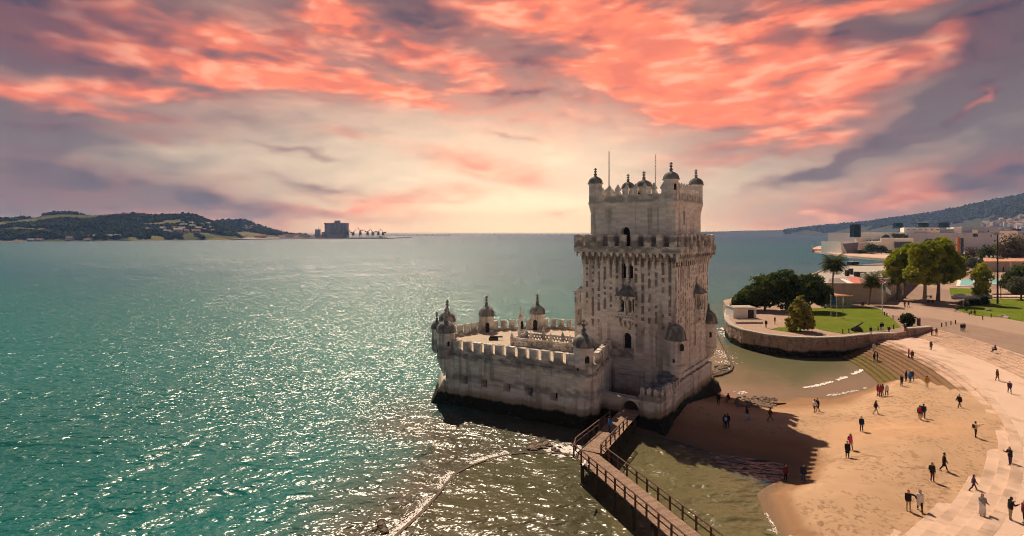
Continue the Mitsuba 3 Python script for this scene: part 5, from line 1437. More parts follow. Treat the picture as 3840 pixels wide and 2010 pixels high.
p = gp(3118, 1118, 4); p[:2] *= 161 / p[1]
palm('tall palm with a shaggy crown behind the flat-roofed kiosk', p[0], p[1], 4, 12.0, 4.0, 61, (.7, 0), n=52, skirt=20)
p = gp(3256, 1144, 4)
palm('shorter palm with a leaning trunk in front of the beige wall', p[0], p[1], 4, 7.4, 3.6, 62, (1.2, 0), n=46, skirt=16)
# trees in the park behind the red-roofed building and on the promontory
for k, (px, py, D, rx, rz, lm, n, lab) in enumerate([
        (3652, 958, 330, 5.2, 4.2, 'grey_leaf_mat', 1500, 'grey-green shrubby tree left of the park hedge'),
        (3630, 962, 338, 4.0, 4.6, 'evergreen_mat', 1300, 'dark tree beside the orange pylon'),
        (3702, 958, 345, 5.5, 8.5, 'evergreen_mat', 1500, 'dark round tree in the middle of the park'),
        (3735, 950, 350, 6.5, 8.5, 'light_leaf_mat', 1300, 'bright green hedge clump behind the light mast'),
        (3790, 960, 335, 9.0, 12.5, 'brown_leaf_mat', 2600, 'large bare brownish tree right of the light mast'),
        (3832, 962, 345, 8.0, 12.5, 'brown_leaf_mat', 2000, 'brownish tree at the right edge above the red roof'),
        (3668, 968, 318, 4.5, 2.6, 'bush_mat', 1100, 'low dark shrub behind the red-roofed building'),
        (3750, 972, 318, 6.0, 4.6, 'brown_leaf_mat', 1000, 'low brown shrub behind the red roof'),
        (3600, 935, 400, 4.0, 4.0, 'brown_leaf_mat', 900, 'rusty tree left of the white pavilion block'),
        (3690, 915, 480, 7.0, 5.0, 'evergreen_mat', 1000, 'dark tree under the long shaded facade'),
        (3640, 925, 430, 6.0, 6.5, 'brown_leaf_mat', 900, 'brown tree under the long shaded facade')]):
    p = at(px, py, D)
    z = max(3.0, p[2])
    tree('park_tree', lab, p[0], p[1], 3.2, [(0, 0, rz * .95, rx * .8, rx * .7, rz * .8), (-rx * .5, 0, rz * .75, rx * .5, rx * .5, rz * .6), (rx * .5, 0, rz * .8, rx * .5, rx * .5, rz * .65)], lm, n, .62, .25, 80 + k, group='trees in the park')
for k, (px, py, D, rx, rz, lab) in enumerate([(3268, 947, 590, 8.0, 6.5, 'dark round pine on the promontory in front of the white centre'), (3305, 948, 588, 6.5, 5.5, 'second dark pine on the promontory, close to the first'), (3228, 944, 596, 7.0, 2.4, 'low dark hedge left of the promontory pines'), (3345, 950, 580, 8.0, 2.6, 'low dark hedge right of the promontory pines'),
                                              (3128, 926, 690, 14.0, 1.6, 'low brown scrub on the promontory tip')]):
    p = at(px, py, D)
    tree('shore_pine' if rz > 3 else 'hedge', lab, p[0], p[1], 2.2, [(0, 0, rz * 1.05, rx * .7, rx * .6, rz * .7), (-rx * .45, 0, rz * .9, rx * .5, rx * .5, rz * .6), (rx * .45, 0, rz * .9, rx * .5, rx * .5, rz * .6)], 'evergreen_mat' if k < 4 else 'brown_leaf_mat', 1500, .8, .35, 120 + k)
# ------------------------------------------------------------------ buildings and furniture of the right bank
def facing(px0, px1, py, h):
    a, b = gp(px0, py, h), gp(px1, py, h); return a, b


# white hut on the mound
HT = thing('hut', 'small white flat-roofed hut with a dark door at the seaward end of the mound', 'hut')
a, b = facing(2750, 2836, 1194, 4); w = b[0] - a[0]; y0 = a[1]
hm = solid(lambda q: q.b2(a[0], b[0], y0, y0 + 4.5, 3.9, 6.5))
dx0, dx1 = gp(2805, 1194, 4)[0], gp(2828, 1194, 4)[0]
obj('wall', cut(hm, [trimesh.creation.box(bounds=[[dx0, y0 - .5, 4.05], [dx1, y0 + .25, 6.15]])]), 'white_wall_mat', HT)
obj('door', MB().b2(dx0, dx1, y0 + .2, y0 + .26, 4.05, 6.15), 'dark_wood_mat', HT)
obj('roof', MB().b2(a[0] - .12, b[0] + .12, y0 - .12, y0 + 4.6, 6.5, 6.68), 'concrete_mat', HT)
obj('vent', MB().b2(a[0] + .3, a[0] + .7, y0 + 3, y0 + 3.4, 6.68, 7.6), 'white_wall_mat', HT)
obj('low_wall', MB().b2(gp(2760, 1214, 4)[0], gp(2862, 1214, 4)[0], gp(2760, 1214, 4)[1], gp(2760, 1214, 4)[1] + .35, 3.95, 4.45), 'concrete_mat', label='low kerb wall on the mound in front of the white hut', cat='wall')
obj('marker_post', MB().tube((*gp(2760, 1160, 4)[:2], 4), (*gp(2760, 1160, 4)[:2], 7.4), .22, .18), 'white_metal_mat', label='white beacon post at the seaward corner behind the hut', cat='post')

# kiosk
KS = thing('kiosk', 'flat-roofed kiosk with green glass walls and a terracotta roof edge', 'kiosk')
a, b = facing(3098, 3194, 1153, 4); y0 = a[1]
obj('wall', MB().b2(a[0], b[0] - .15, y0 + .15, y0 + 5, 3.95, 7.1), 'concrete_mat', KS)
n = 6
for i in range(n):
    x0, x1 = (a[0] + (b[0] - a[0]) * t for t in (i / n + .01, (i + 1) / n - .01))
    obj('pane', MB().b2(x0, x1, y0 + .05, y0 + .13, 4.6, 6.9), 'green_glass_mat', KS)
    obj('mullion', MB().b2(x1, x1 + .14, y0, y0 + .16, 4.0, 7.1), 'concrete_mat', KS)
obj('plinth', MB().b2(a[0], b[0], y0 - .02, y0 + .14, 3.95, 4.55), 'shade_wall_mat', KS)
obj('roof', MB().b2(a[0] - .4, b[0] + .3, y0 - .5, y0 + 5.4, 7.1, 7.45), 'terracotta_mat', KS)
obj('chimney', MB().b2(b[0] - 4.6, b[0] - 4.0, y0 + 2, y0 + 2.6, 7.45, 8.2).b2(b[0] - 4.7, b[0] - 3.9, y0 + 1.9, y0 + 2.7, 8.2, 8.35), 'terracotta_mat', KS)

# beige harbour building with terraces on its roof
HB = thing('harbour_building', 'long beige windowless harbour building with a salmon-painted roof terrace', 'building')
c0, c1 = gp(3070, 1134, 4), gp(3313, 1137, 4)
zr = 9.4
c2 = np.array([262.0 * (3442 - CX) / F, 262.0, 4]); c3 = np.array([150, 252.0, 4]); c4 = np.array([108, 195.0, 4])
fp = [tuple(c0[:2]), tuple(c1[:2]), tuple(c2[:2]), tuple(c3[:2]), tuple(c4[:2])]
obj('wall', MB().prism(fp, 3.9, zr), 'beige_wall_mat', HB, smooth=False)
for i in range(5):
    O, U, N, L = edge(fp[i], fp[(i + 1) % 5])
    obj('parapet', face_prism(sg.box(0, zr, L, zr + .5), O, U, N, -.35, .06), 'beige_wall_mat', HB, smooth=False)
    if i < 2:
        obj('plinth_band', face_prism(sg.box(0, 6.4, L, 6.62), O, U, N, 0, .08), 'concrete_mat', HB, smooth=False)
        for s in np.arange(3, L - 1, 6.5):
            obj('buttress', face_prism(sg.box(s, 3.9, s + .3, zr - .3), O, U, N, 0, .14), 'beige_wall_mat', HB, smooth=False)
obj('roof_terrace', MB().sheet(sg.Polygon(fp).buffer(-.5), zr + .03), 'concrete_mat', HB, smooth=False)
R9 = lambda pts: [tuple(gp(px, py, zr)[:2]) for px, py in pts]
obj('roof_court', MB().prism(R9(((3172, 1040), (3222, 1040), (3240, 1066), (3205, 1066))), zr, zr + .12), 'salmon_roof_mat', HB, label='bright salmon-red patch of the roof terrace', smooth=False)
obj('roof_court', MB().prism(R9(((3243, 1046), (3300, 1046), (3322, 1066), (3258, 1066))), zr, zr + .10), 'salmon_roof_mat', HB, smooth=False)
obj('roof_court', MB().prism(R9(((3110, 1045), (3165, 1042), (3200, 1066), (3105, 1066))), zr, zr + .09), 'slate_seat_mat', HB, label='grey patch of the roof terrace', smooth=False)
obj('roof_court', MB().prism(R9(((3150, 1047), (3162, 1045), (3200, 1064), (3183, 1066))), zr, zr + .14), 'white_wall_mat', HB, smooth=False)
p = gp(3334, 1062, zr)
RD = obj('roof_drum', MB().lathe([(1.3, zr), (1.3, zr + 1.3), (1.2, zr + 1.4)], (p[0] + .5, p[1] + 2, 0), n=24), 'shade_wall_mat', HB)
for k, (px, py, w, h) in enumerate(((3180, 1036, 1.0, 2.0), (3194, 1030, 1.2, 2.1), (3217, 1038, 1.6, 1.6), (3240, 1030, 1.8, .8))):
    p = gp(px, py, zr)
    v = obj('roof_vent', MB().b2(p[0] - w / 2, p[0] + w / 2, p[1], p[1] + 1, zr, zr + h).b2(p[0] - w * .6, p[0] + w * .6, p[1] - .1, p[1] + 1.1, zr + h, zr + h + .15), 'iron_mat', HB)
for k in range(16):
    p = gp(3110 + 13 * k + 6 * fr.random(), 1033 - 8 * fr.random(), zr)
    if sg.Polygon(fp).contains(sg.Point(p[0], p[1])):
        obj('roof_vent', MB().b2(p[0] - .4, p[0] + .4, p[1], p[1] + .8, zr, zr + .5 + .5 * fr.random()), 'white_wall_mat', HB)

# red-roofed building by the pool
RB = thing('pool_building', 'long low pale building with a faded red flat roof behind the pool', 'building')
a, b = gp(3690, 1019, 4), gp(3900, 1019, 4); y0 = a[1]
hx, hy = a[0], y0
m = solid(lambda q: q.prism([(a[0], y0), (b[0], y0), (b[0] + 35, y0 + 40), (a[0] + 35, y0 + 40)], 3.9, 9.4))
dd = [trimesh.creation.box(bounds=[[gp(px, 1019, 4)[0], y0 - .5, 4.0], [gp(px + 6, 1019, 4)[0], y0 + .4, 6.6]]) for px in (3760, 3800)]
obj('wall', cut(m, dd), 'beige_wall_mat', RB, smooth=False)
for d in dd:
    obj('door', MB().b2(d.bounds[0][0], d.bounds[1][0], y0 + .3, y0 + .38, 4.0, 6.6), 'void_mat', RB)
obj('roof', MB().prism([(a[0] - .3, y0 - .4), (b[0] + .3, y0 - .4), (b[0] + 35.3, y0 + 40.3), (a[0] + 34.7, y0 + 40.3)], 9.4, 9.7), 'terracotta_mat', RB, smooth=False)
obj('roof_patch', MB().prism([(a[0] + 34, y0 + 8), (b[0] - 1, y0 + 8), (b[0] + 30, y0 + 39), (a[0] + 58, y0 + 39)], 9.7, 9.82), 'salmon_roof_mat', RB)
obj('pier', MB().b2(gp(3784, 1019, 4)[0], gp(3789, 1019, 4)[0], y0 - .5, y0 + .2, 3.9, 9.5), 'white_wall_mat', RB)
for px in (3703, 3720, 3734, 3752, 3790):
    p = gp(px, 966, 9.8)
    obj('roof_vent', MB().b2(p[0] - .4, p[0] + .4, p[1], p[1] + .8, 9.68, 10.9), 'white_wall_mat', RB)
for pts in (((3600, 1072), (3650, 1070), (3652, 1048), (3606, 1048)), ((3712, 1066), (3782, 1064), (3776, 1048), (3716, 1048))):
    Q = [tuple(gp(px, py, 4.05)[:2]) for px, py in pts]
    P_ = thing('pool', 'turquoise paddling pool seen between the plane trees and the slender tree' if pts[0][0] < 3700 else 'pale turquoise pool right of the slender tree', 'pool')
    obj('rim', MB().prism(sg.Polygon(Q).buffer(1.2, join_style=2).difference(sg.Polygon(Q)), 3.9, 4.22), 'white_wall_mat', P_, smooth=False)
    obj('basin', MB().prism(Q, 3.9, 4.1), 'pool_mat', P_, smooth=False)
p = gp(3770, 1066, 4)
obj('info_panel', MB().b2(p[0] - .9, p[0] + .9, p[1], p[1] + .2, 4, 6.6), 'concrete_mat', label='grey information slab at the right end of the pale pool', cat='panel')
PW = thing('garden_wall', 'low grey wall in the shade behind the shrubs near the parasol', 'wall')
a, b = gp(3570, 1122, 4), gp(3722, 1120, 4)
O, U, N, L = edge(a[:2], b[:2])
obj('core', face_prism(sg.box(0, 3.9, L, 5.1), O, U, N, -.35, 0), 'shade_wall_mat', PW, smooth=False)
obj('coping', face_prism(sg.box(-.1, 5.1, L + .1, 5.22), O, U, N, -.42, .07), 'concrete_mat', PW, smooth=False)
for k, py in enumerate((1106, 1118)):
    a, b = gp(3724, py, 4), gp(3990, py, 4)
    obj('path_wall', MB().b2(a[0], b[0], a[1], a[1] + .3, 3.95, 4.5), 'concrete_mat', label=('low wall on the far side of the garden path right of the mast', 'low wall on the near side of the garden path right of the mast')[k], cat='wall')

# light mast, lamp post, flags
p = gp(3741, 1140, 4)
LM = thing('light_mast', 'very tall dark floodlight mast on the right-hand lawn', 'light mast')
obj('pole', MB().tube((p[0], p[1], 3.9), (p[0], p[1], 25.2), .26, .13, 10), 'iron_mat', LM)
obj('ring', MB().lathe([(1.15, 24.6), (1.3, 24.6), (1.3, 24.8), (1.15, 24.8)], (p[0], p[1], 0), n=20), 'iron_mat', LM)
for k in range(8):
    t = k * math.pi / 4; c = (p[0] + 1.25 * math.cos(t), p[1] + 1.25 * math.sin(t))
    obj('lamp_head', MB().box((*c, 24.75), (.5, .34, .32), t), 'concrete_mat', LM)
    obj('arm', MB().tube((p[0], p[1], 25.0), (*c, 24.75), .04, n=4), 'iron_mat', LM)
p = gp(3753, 1121, 4)
LP = thing('lamp_post', 'thin dark lamp post just right of the tall mast', 'lamp post')
obj('pole', MB().tube((p[0], p[1], 4), (p[0], p[1], 8.9), .12, .08, 8), 'iron_mat', LP)
obj('lamp_head', MB().lathe([(.1, 8.3), (.36, 8.45), (.32, 8.9), (.05, 9.1)], (p[0], p[1], 0), n=10), 'iron_mat', LP)


def flag(px, py, top_py, label, colours, drape=1.0, wide=1.6, high=1.1, r=.07):
    p = gp(px, py, 4.05); top = CH - (top_py - HY) / F * p[1]
    t = thing('flagpole', label, 'flagpole')
    obj('pole', MB().tube((p[0], p[1], 4), (p[0], p[1], top), r, r * .7, 8), 'white_metal_mat', t)
    obj('truck', MB().ball((p[0], p[1], top + .05), .11), 'white_metal_mat', t)
    n, m = 12, 8
    u, v = np.meshgrid(np.linspace(0, 1, n), np.linspace(0, 1, m), indexing='ij')
    X_ = p[0] + u * wide * (1 - .45 * drape) + .07
    Y_ = p[1] + .12 * np.sin(u * 9 + v * 2) * u
    Z_ = top - .15 - v * high - drape * u * wide * .55 + .05 * np.sin(u * 7)
    idx = (np.arange(n - 1)[:, None] * m + np.arange(m - 1)[None]).ravel()
    q = np.stack([idx, idx + m, idx + m + 1, idx + 1], 1)
    V = np.column_stack([X_.ravel(), Y_.ravel(), Z_.ravel()])
    k = len(colours); cells = (np.clip(((idx // m) / (n - 1) * k).astype(int), 0, k - 1))
    for j, c in enumerate(colours):
        mm = trimesh.Trimesh(V, np.vstack([q[cells == j][:, [0, 1, 2]], q[cells == j][:, [0, 2, 3]]]), process=False); mm.remove_unreferenced_vertices()
        obj('flag', mm, c, t, smooth=True)


mat('blue_cloth_mat', (.01, .07, .30), .8); mat('red_cloth_mat', (.26, .035, .04), .8); mat('white_cloth_mat', (.70, .70, .66), .8); mat('teal_cloth_mat', (.02, .22, .20), .8); mat('green_cloth_mat', (.02, .12, .05), .8)
flag(3116, 1187, 1108, 'white flagpole with a limp blue flag beside the dark evergreens', ['blue_cloth_mat'], 1.0, 1.9, 1.2)
flag(3138, 1196, 1112, 'white flagpole with a drooping dark red flag, middle of the three on the lawn', ['green_cloth_mat', 'red_cloth_mat'], 1.6, 1.0, 1.2)
flag(3161, 1182, 1108, 'white flagpole with a furled white flag in front of the kiosk glass', ['white_cloth_mat'], 1.8, .7, 1.1)
flag(3309, 1179, 1062, 'tall white flagpole with a teal and white flag at the corner of the mound lawn', ['teal_cloth_mat', 'white_cloth_mat', 'white_cloth_mat'], .9, 3.4, 1.3, .13)
labels_flag = 0

# parasol, tables, gun, panels, bollards
p = gp(3612, 1151, 4)
UP = thing('parasol', 'white café parasol on a pale pole at the corner of the right-hand lawn', 'parasol')
obj('pole', MB().tube((p[0], p[1], 4), (p[0], p[1], 7.6), .09, n=8), 'white_metal_mat', UP)
obj('canopy', MB().lathe([(1.9, 7.0), (1.95, 7.08), (1.2, 7.45), (.1, 7.85)], (p[0] - .6, p[1], 0), n=8), 'white_cloth_mat', UP, smooth=False)
for k, (px, py, lab) in enumerate(((3489, 1134, 'dark wooden picnic table between the plane tree trunks'), (3482, 1117, 'wooden picnic table behind the plane trees, partly in shade'))):
    p = gp(px, py, 4); t = thing('picnic_table', lab, 'table')
    obj('tabletop', MB().box((p[0], p[1], 4.74), (2.0, .8, .07)), 'dark_wood_mat', t)
    for s in (-.75, .75):
        obj('bench', MB().box((p[0], p[1] + s, 4.45), (2.0, .28, .06)), 'dark_wood_mat', t)
        obj('leg', MB().box((p[0] + s, p[1], 4.35), (.08, .7, .75)).box((p[0] + s, p[1], 4.38), (.08, 1.7, .08)), 'dark_wood_mat', t)
p = gp(3216, 1243, 4)
GN = thing('cannon', 'old iron cannon on a carriage aimed over the front of the mound lawn', 'cannon')
d = np.array([.80, -.1, .55]); d /= np.linalg.norm(d)
A_ = np.array([p[0] - .8, p[1], 4.75]); mb = MB()
for t0, t1, r0, r1 in ((0, .15, .12, .24), (.15, .9, .24, .21), (.9, .95, .24, .24), (.95, 2.0, .19, .14), (2.0, 2.15, .18, .18)):
    mb.tube(A_ + d * t0, A_ + d * t1, r0, r1, 12)
obj('barrel', mb, 'iron_mat', GN)
for s in (-.38, .38):
    obj('cheek', MB().prism([(-1.2, 0), (1.0, 0), (.7, .45), (.2, .95), (-.4, .8), (-1.2, .3)], 0, .1).moved(np.array([[1, 0, 0, p[0]], [0, 0, 1, p[1] + s], [0, 1, 0, 4.2], [0, 0, 0, 1.0]])), 'dark_wood_mat', GN, smooth=False)
    for q in (-.7, .55):
        obj('wheel', MB().tube((p[0] + q, p[1] + s - .1, 4.28), (p[0] + q, p[1] + s + .1, 4.28), .28, n=14), 'dark_wood_mat', GN)
p = gp(3445, 1221, 4)
obj('notice_slab', MB().box((p[0], p[1], 4.8), (.75, .2, 1.7)), 'rail_mat', label='upright brown notice slab right of the round bush', cat='sign')
p = gp(3235, 1145, 4)
obj('litter_bin', MB().lathe([(.35, 4), (.4, 4.1), (.42, 5.1), (.3, 5.2)], (p[0], p[1], 0), n=12), 'rail_mat', label='brown bin near the foot of the shorter palm', cat='bin')
BOL = mikit.ply(MB().lathe([(.10, 0), (.10, .75), (.13, .8), (.11, .95), (.02, 1.0)], n=10).mesh(), 'iron_mat', smooth=30)
for k, (px, py) in enumerate(((3531, 1227), (3548, 1224), (3566, 1219), (3583, 1216), (3685, 1199), (3717, 1191))):
    p = gp(px, py, 4); obj('bollard', BOL, 'iron_mat', label=('dark bollard in the row on the open plaza above the upper steps' if k < 4 else 'dark bollard at the front edge of the right-hand lawn'), cat='bollard', group='bollards on the plaza' if k < 4 else 'bollards by the right-hand lawn', M=frame(p[0], p[1], 4))
for k, (px, py) in enumerate(((3317, 1184), (3326, 1188), (3349, 1198), (3351, 1234), (3293, 1241), (3206, 1247), (3183, 1250), (3160, 1252))):
    p = gp(px, py, 4); obj('bollard', BOL, 'iron_mat', label='small dark bollard along the edge of the mound lawn', cat='bollard', group='bollards round the mound lawn', M=frame(p[0], p[1], 4))
for k, (px, py, lab) in enumerate(((3764, 1188, 'pale boulder at the front edge of the right-hand lawn'), (3776, 1192, 'second pale boulder right beside the first on the lawn edge'), (3705, 1165, 'grey stone marker lying on the right-hand lawn'))):
    p = gp(px, py, 4.05); obj('rock', ROCK[k], 'concrete_mat', label=lab, cat='rock', M=frame(p[0], p[1], 4.15, k, .7))
p = stand(2926, 1518)
obj('driftwood_log', MB().tube((p[0] - .9, p[1], p[2] + .12), (p[0] + .9, p[1] + .25, p[2] + .12), .14, .09, 8), 'dark_wood_mat', label='dark driftwood log on the wet sand right of the rubble', cat='log')

# pontoon and sign box in the marina
p = at(3208, 996, 372)
obj('pontoon', MB().b2(p[0] - 20, p[0] + 14, p[1] - 3, p[1] + 4, -.5, 1.2), 'concrete_mat', label='pale floating pontoon at the marina mouth', cat='pontoon')
SB = thing('harbour_cabin', 'black box-shaped cabin on the pontoon at the marina mouth', 'cabin')
a = at(3193, 995, 370); b = at(3222, 995, 370)
obj('wall', MB().b2(a[0], b[0], a[1], a[1] + 5, 1.2, 5.2), 'void_mat', SB)
obj('roof', MB().b2(a[0] - .4, b[0] + .4, a[1] - .4, a[1] + 5.4, 5.2, 5.5), 'concrete_mat', SB)
obj('lamp', MB().b2((a[0] + b[0]) / 2 - .3, (a[0] + b[0]) / 2 + .3, a[1] + 1, a[1] + 1.6, 5.5, 6.2), 'iron_mat', SB)
J = [tuple(gp(px, py, 1.5)[:2]) for px, py in ((3228, 998), (3330, 984), (3420, 976), (3420, 983), (3330, 992), (3240, 1004))]
obj('jetty', MB().prism(J, -1, 1.5), 'slate_seat_mat', label='low dark stone jetty reaching right from the pontoon', cat='jetty', smooth=False)

# promontory with the white research centre
PR = [gp(px, py, 1.5)[:2] for px, py in ((3042, 939), (3062, 944), (3110, 951), (3160, 958), (3200, 963), (3260, 968), (3330, 973), (3420, 977))]
prom = [*map(tuple, PR), (330, 400), (900, 390), (1400, 700), (1400, 1700), (1200, 1800), tuple(gp(3225, 902, 1.5)[:2]), tuple(gp(3137, 918, 1.5)[:2]), tuple(gp(3070, 924, 1.5)[:2]), tuple(gp(3045, 933, 1.5)[:2])]
obj('promontory', MB().prism(prom, -2, 2.2), 'terrace_mat', smooth=False, kind='structure')
TB = thing('beacon', 'small white beacon with a red base at the tip of the promontory', 'beacon')
p = at(3040, 941, 700)
obj('mast', MB().tube((p[0] + 2, p[1], 1), (p[0] + 2, p[1], 9), 1.0, .7), 'white_metal_mat', TB)
obj('base', MB().b2(p[0] + 2, p[0] + 12, p[1] - 3, p[1] + 3, .5, 4), 'salmon_roof_mat', TB)
YB = 610.0
B3 = lambda x0, x1, py0, py1, y0, y1: (lambda a, b: (a[0], b[0], y0, y1, max(b[2], 1.5), a[2]))(at(x0, py0, y0), at(x1, py1, y0))
WC = thing('research_centre', 'huge low white research centre with curved walls on the promontory', 'building')


def blk(name, m, x0, x1, py0, py1, y0, y1, parent=WC, **k):
    a = B3(x0, x1, py0, py1, y0, y1); sk = .66 * (a[3] - a[2])        # the blocks run back along the shore
    return obj(name, MB().prism([(a[0], a[2]), (a[1], a[2]), (a[1] + sk, a[3]), (a[0] + sk, a[3])], a[4], a[5]), m, parent, smooth=False, **k)


blk('wall', 'white_wall_mat', 3228, 3425, 871, 948, 640, 720)
blk('wall', 'white_wall_mat', 3303, 3425, 893, 948, 612, 640)
blk('wall', 'white_wall_mat', 3240, 3303, 905, 948, 618, 640)
# long curved facade turned from the sun, its shade put into the wall colour
fx0, fx1 = at(3420, 900, 640)[0], at(3748, 900, 760)[0]
cur = [(fx0 - 6, 636), (fx0 + 8, 641), (fx0 + 26, 652), (fx0 + 50, 666), (fx1, 760), (fx1 + 20, 800), (fx0 - 6, 800)]
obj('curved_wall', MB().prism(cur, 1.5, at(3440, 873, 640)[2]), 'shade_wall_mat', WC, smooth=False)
for x0, x1, y0p, y1p, yy in ((3355, 3385, 908, 929, 611.2), (3387, 3418, 908, 929, 611.2)):
    blk('window', 'glass_mat', x0, x1, y0p, y1p, yy, yy + 1.5)
for q in (879, 887):
    blk('facade_joint', 'shade_wall_mat', 3229, 3300, q, q + 1, 639.85, 640.2)
for x in (3250, 3262, 3274, 3286):
    blk('window', 'void_mat', x, x + 5, 899, 903, 639.8, 640.3)
for x in (3402, 3424, 3446, 3468, 3490, 3512):
    blk('window', 'glass_mat', x, x + 9, 860, 863, 659.7, 660.4)
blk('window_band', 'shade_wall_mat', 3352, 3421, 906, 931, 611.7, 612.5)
for x0, x1, nm in ((3303, 3337, 'opening'), (3347, 3406, 'opening')):
    a, b = at(x0, 893, 640), at(x1, 875, 640)
    obj(nm, face_prism(sg.Polygon([(a[0], a[2]), (b[0], a[2]), (b[0] - 1, a[2] + 3.2), ((a[0] + b[0]) / 2, b[2] - 1.2), (a[0] + 2, a[2] + 2.2)]), (0, 639.8, 0), (1, 0, 0), (0, -1, 0), -.3, .05), 'void_mat', WC, smooth=False)
for k, px in enumerate((3358, 3372, 3390)):
    p = at(px, 892, 630)
    tree('roof_garden_tree', ('leftmost small dark tree in the roof garden of the white centre', 'middle small dark tree in the roof garden of the white centre', 'rightmost small dark tree in the roof garden of the white centre')[k], p[0], 632, p[2], [(0, 0, 3.2, 2.6, 2, 1.8)], 'evergreen_mat', 500, .6, .2, 140 + k)
blk('square_window', 'void_mat', 3410, 3421, 884, 893, 639, 639.9)
blk('upper_block', 'white_wall_mat', 3390, 3524, 853, 872, 660, 740)
blk('upper_block', 'white_wall_mat', 3576, 3606, 852, 871, 700, 760)
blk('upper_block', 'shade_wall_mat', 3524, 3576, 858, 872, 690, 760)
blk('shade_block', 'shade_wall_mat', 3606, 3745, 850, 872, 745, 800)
p0, p1 = at(3457, 918, 650), at(3488, 897, 650)
obj('arched_void', face_prism(sg.Polygon([(p0[0], p0[2]), (p1[0], p0[2]), (p1[0], p1[2]), (p1[0] - 4, p1[2] - .6), (p0[0] + 2, p0[2] + 3)]), (0, 650, 0), (1, 0, 0), (0, -1, 0), -8, 4.2), 'void_mat', WC, smooth=False)
blk('square_window', 'light_stone_mat', 3649, 3667, 861, 876, 702, 704); blk('square_window', 'void_mat', 3649, 3667, 876, 888, 701, 703)
for x, y in ((3706, 864), (3716, 882), (3730, 899)):
    blk('square_window', 'void_mat', x, x + 3, y, y + 7, 731, 734)
mat('light_stone_mat', (.62, .64, .56), .7)
# the amphitheatre seats
a, b = at(3170, 936, 600), at(3236, 904, 600)
obj('seating_slope', MB().add([(a[0] + 3, 602, 2.6), (a[0] + 13, 600, 2.6), (b[0] - 2, 604, 14.5), (b[0] + 4, 640, 15.0), (a[0] - 2, 640, 14.6), (a[0] - 1, 606, 13.0)], [[0, 1, 2, 5], [5, 2, 3, 4]]), 'slate_seat_mat', WC, smooth=False)
obj('seating_wall', MB().add([(a[0] - 3, 601, 2), (a[0] + 3, 601.5, 2), (a[0] - 1, 604, 14), (a[0] - 3, 604, 15.5), (a[0] - 4, 640, 15.5), (a[0] - 4, 640, 2)], [[0, 1, 2, 3], [0, 3, 4, 5]]), 'white_wall_mat', WC, smooth=False)
obj('ramp_wall', MB().add([(a[0] + 10, 598, 2), (b[0] + 12, 598, 2), (b[0] + 12, 600, 13), (b[0] + 3, 600, 14.8), (a[0] + 22, 599.5, 9), (b[0] + 14, 640, 15)], [[0, 1, 4, 4], [1, 2, 3, 4], [2, 5, 3, 3]]), 'white_wall_mat', WC, smooth=False)
for k, (x0, x1, y0p, y1p, yy) in enumerate(((3203, 3228, 841, 889, 636), (3364, 3387, 836, 853, 700), (3460, 3482, 836, 853, 720), (3537, 3560, 834, 853, 740))):
    t = thing('glass_tower', ('tallest teal glass stair tower at the seaward end of the white centre', 'teal glass cube above the left end of the white roof block', 'teal glass cube above the middle of the white roof block', 'teal glass cube between the two white roof blocks')[k], 'tower')
    x_0, x_1, y_0, y_1, z_0, z_1 = B3(x0, x1, y0p, y1p, yy, yy + 8)
    if k == 0:
        obj('stem', MB().b2(x_1 - 2, x_1 + 1.5, yy + 2, yy + 8, 2, z_1 - 5), 'white_wall_mat', t)
    obj('glass', MB().b2(x_0, x_1, y_0, y_1, z_0, z_1), 'teal_glass_mat', t)
    for q in np.linspace(z_0, z_1, 3 if k else 6)[1:-1]:
        obj('band', MB().b2(x_0 - .1, x_1 + .1, y_0 - .12, y_1, q - .1, q + .1), 'iron_mat', t)
blk('orange_pylon', 'orange_wall_mat', 3590, 3601, 890, 955, 420, 424, parent=None, label='rust-orange pylon rising behind the plane trees', cat='pylon')
blk('dark_pylon', 'glass_mat', 3603, 3614, 893, 955, 422, 427, parent=None, label='dark slab standing close to the orange pylon', cat='pylon')
OB = thing('office_block', 'plain white block with a row of small square windows right of the white centre', 'building')
x_0, x_1, y_0, y_1, z_0, z_1 = B3(3748, 3818, 866, 935, 560, 600)
mm = solid(lambda q: q.prism([(x_0, y_0), (x_1, y_0), (x_1 + 37, y_1), (x_0 + 37, y_1)], 1.5, z_1)); cs = []
for px in (3760, 3775, 3791, 3808):
    c = at(px, 893, 560); cs.append(trimesh.creation.box(bounds=[[c[0] - .75, 559, c[2] - .75], [c[0] + .75, 560.6, c[2] + .75]]))
obj('wall', cut(mm, cs), 'white_wall_mat', OB, smooth=False)
for c in cs:
    obj('window', MB().b2(c.bounds[0][0], c.bounds[1][0], 560.4, 560.5, c.bounds[0][2], c.bounds[1][2]), 'void_mat', OB)
obj('attic', MB().prism([(x_0 + 2, y_0 + 1), (x_1 - 1, y_0 + 1), (x_1 + 34, y_1 - 1), (x_0 + 38, y_1 - 1)], z_1, z_1 + .8), 'terracotta_mat', OB, smooth=False)
blk('wall', 'shade_wall_mat', 3820, 3900, 868, 935, 575, 620, parent=OB)
for px in (3795, 3815):
    blk('roof_unit', 'iron_mat', px, px + 14, 858, 866, 590, 598, parent=OB)
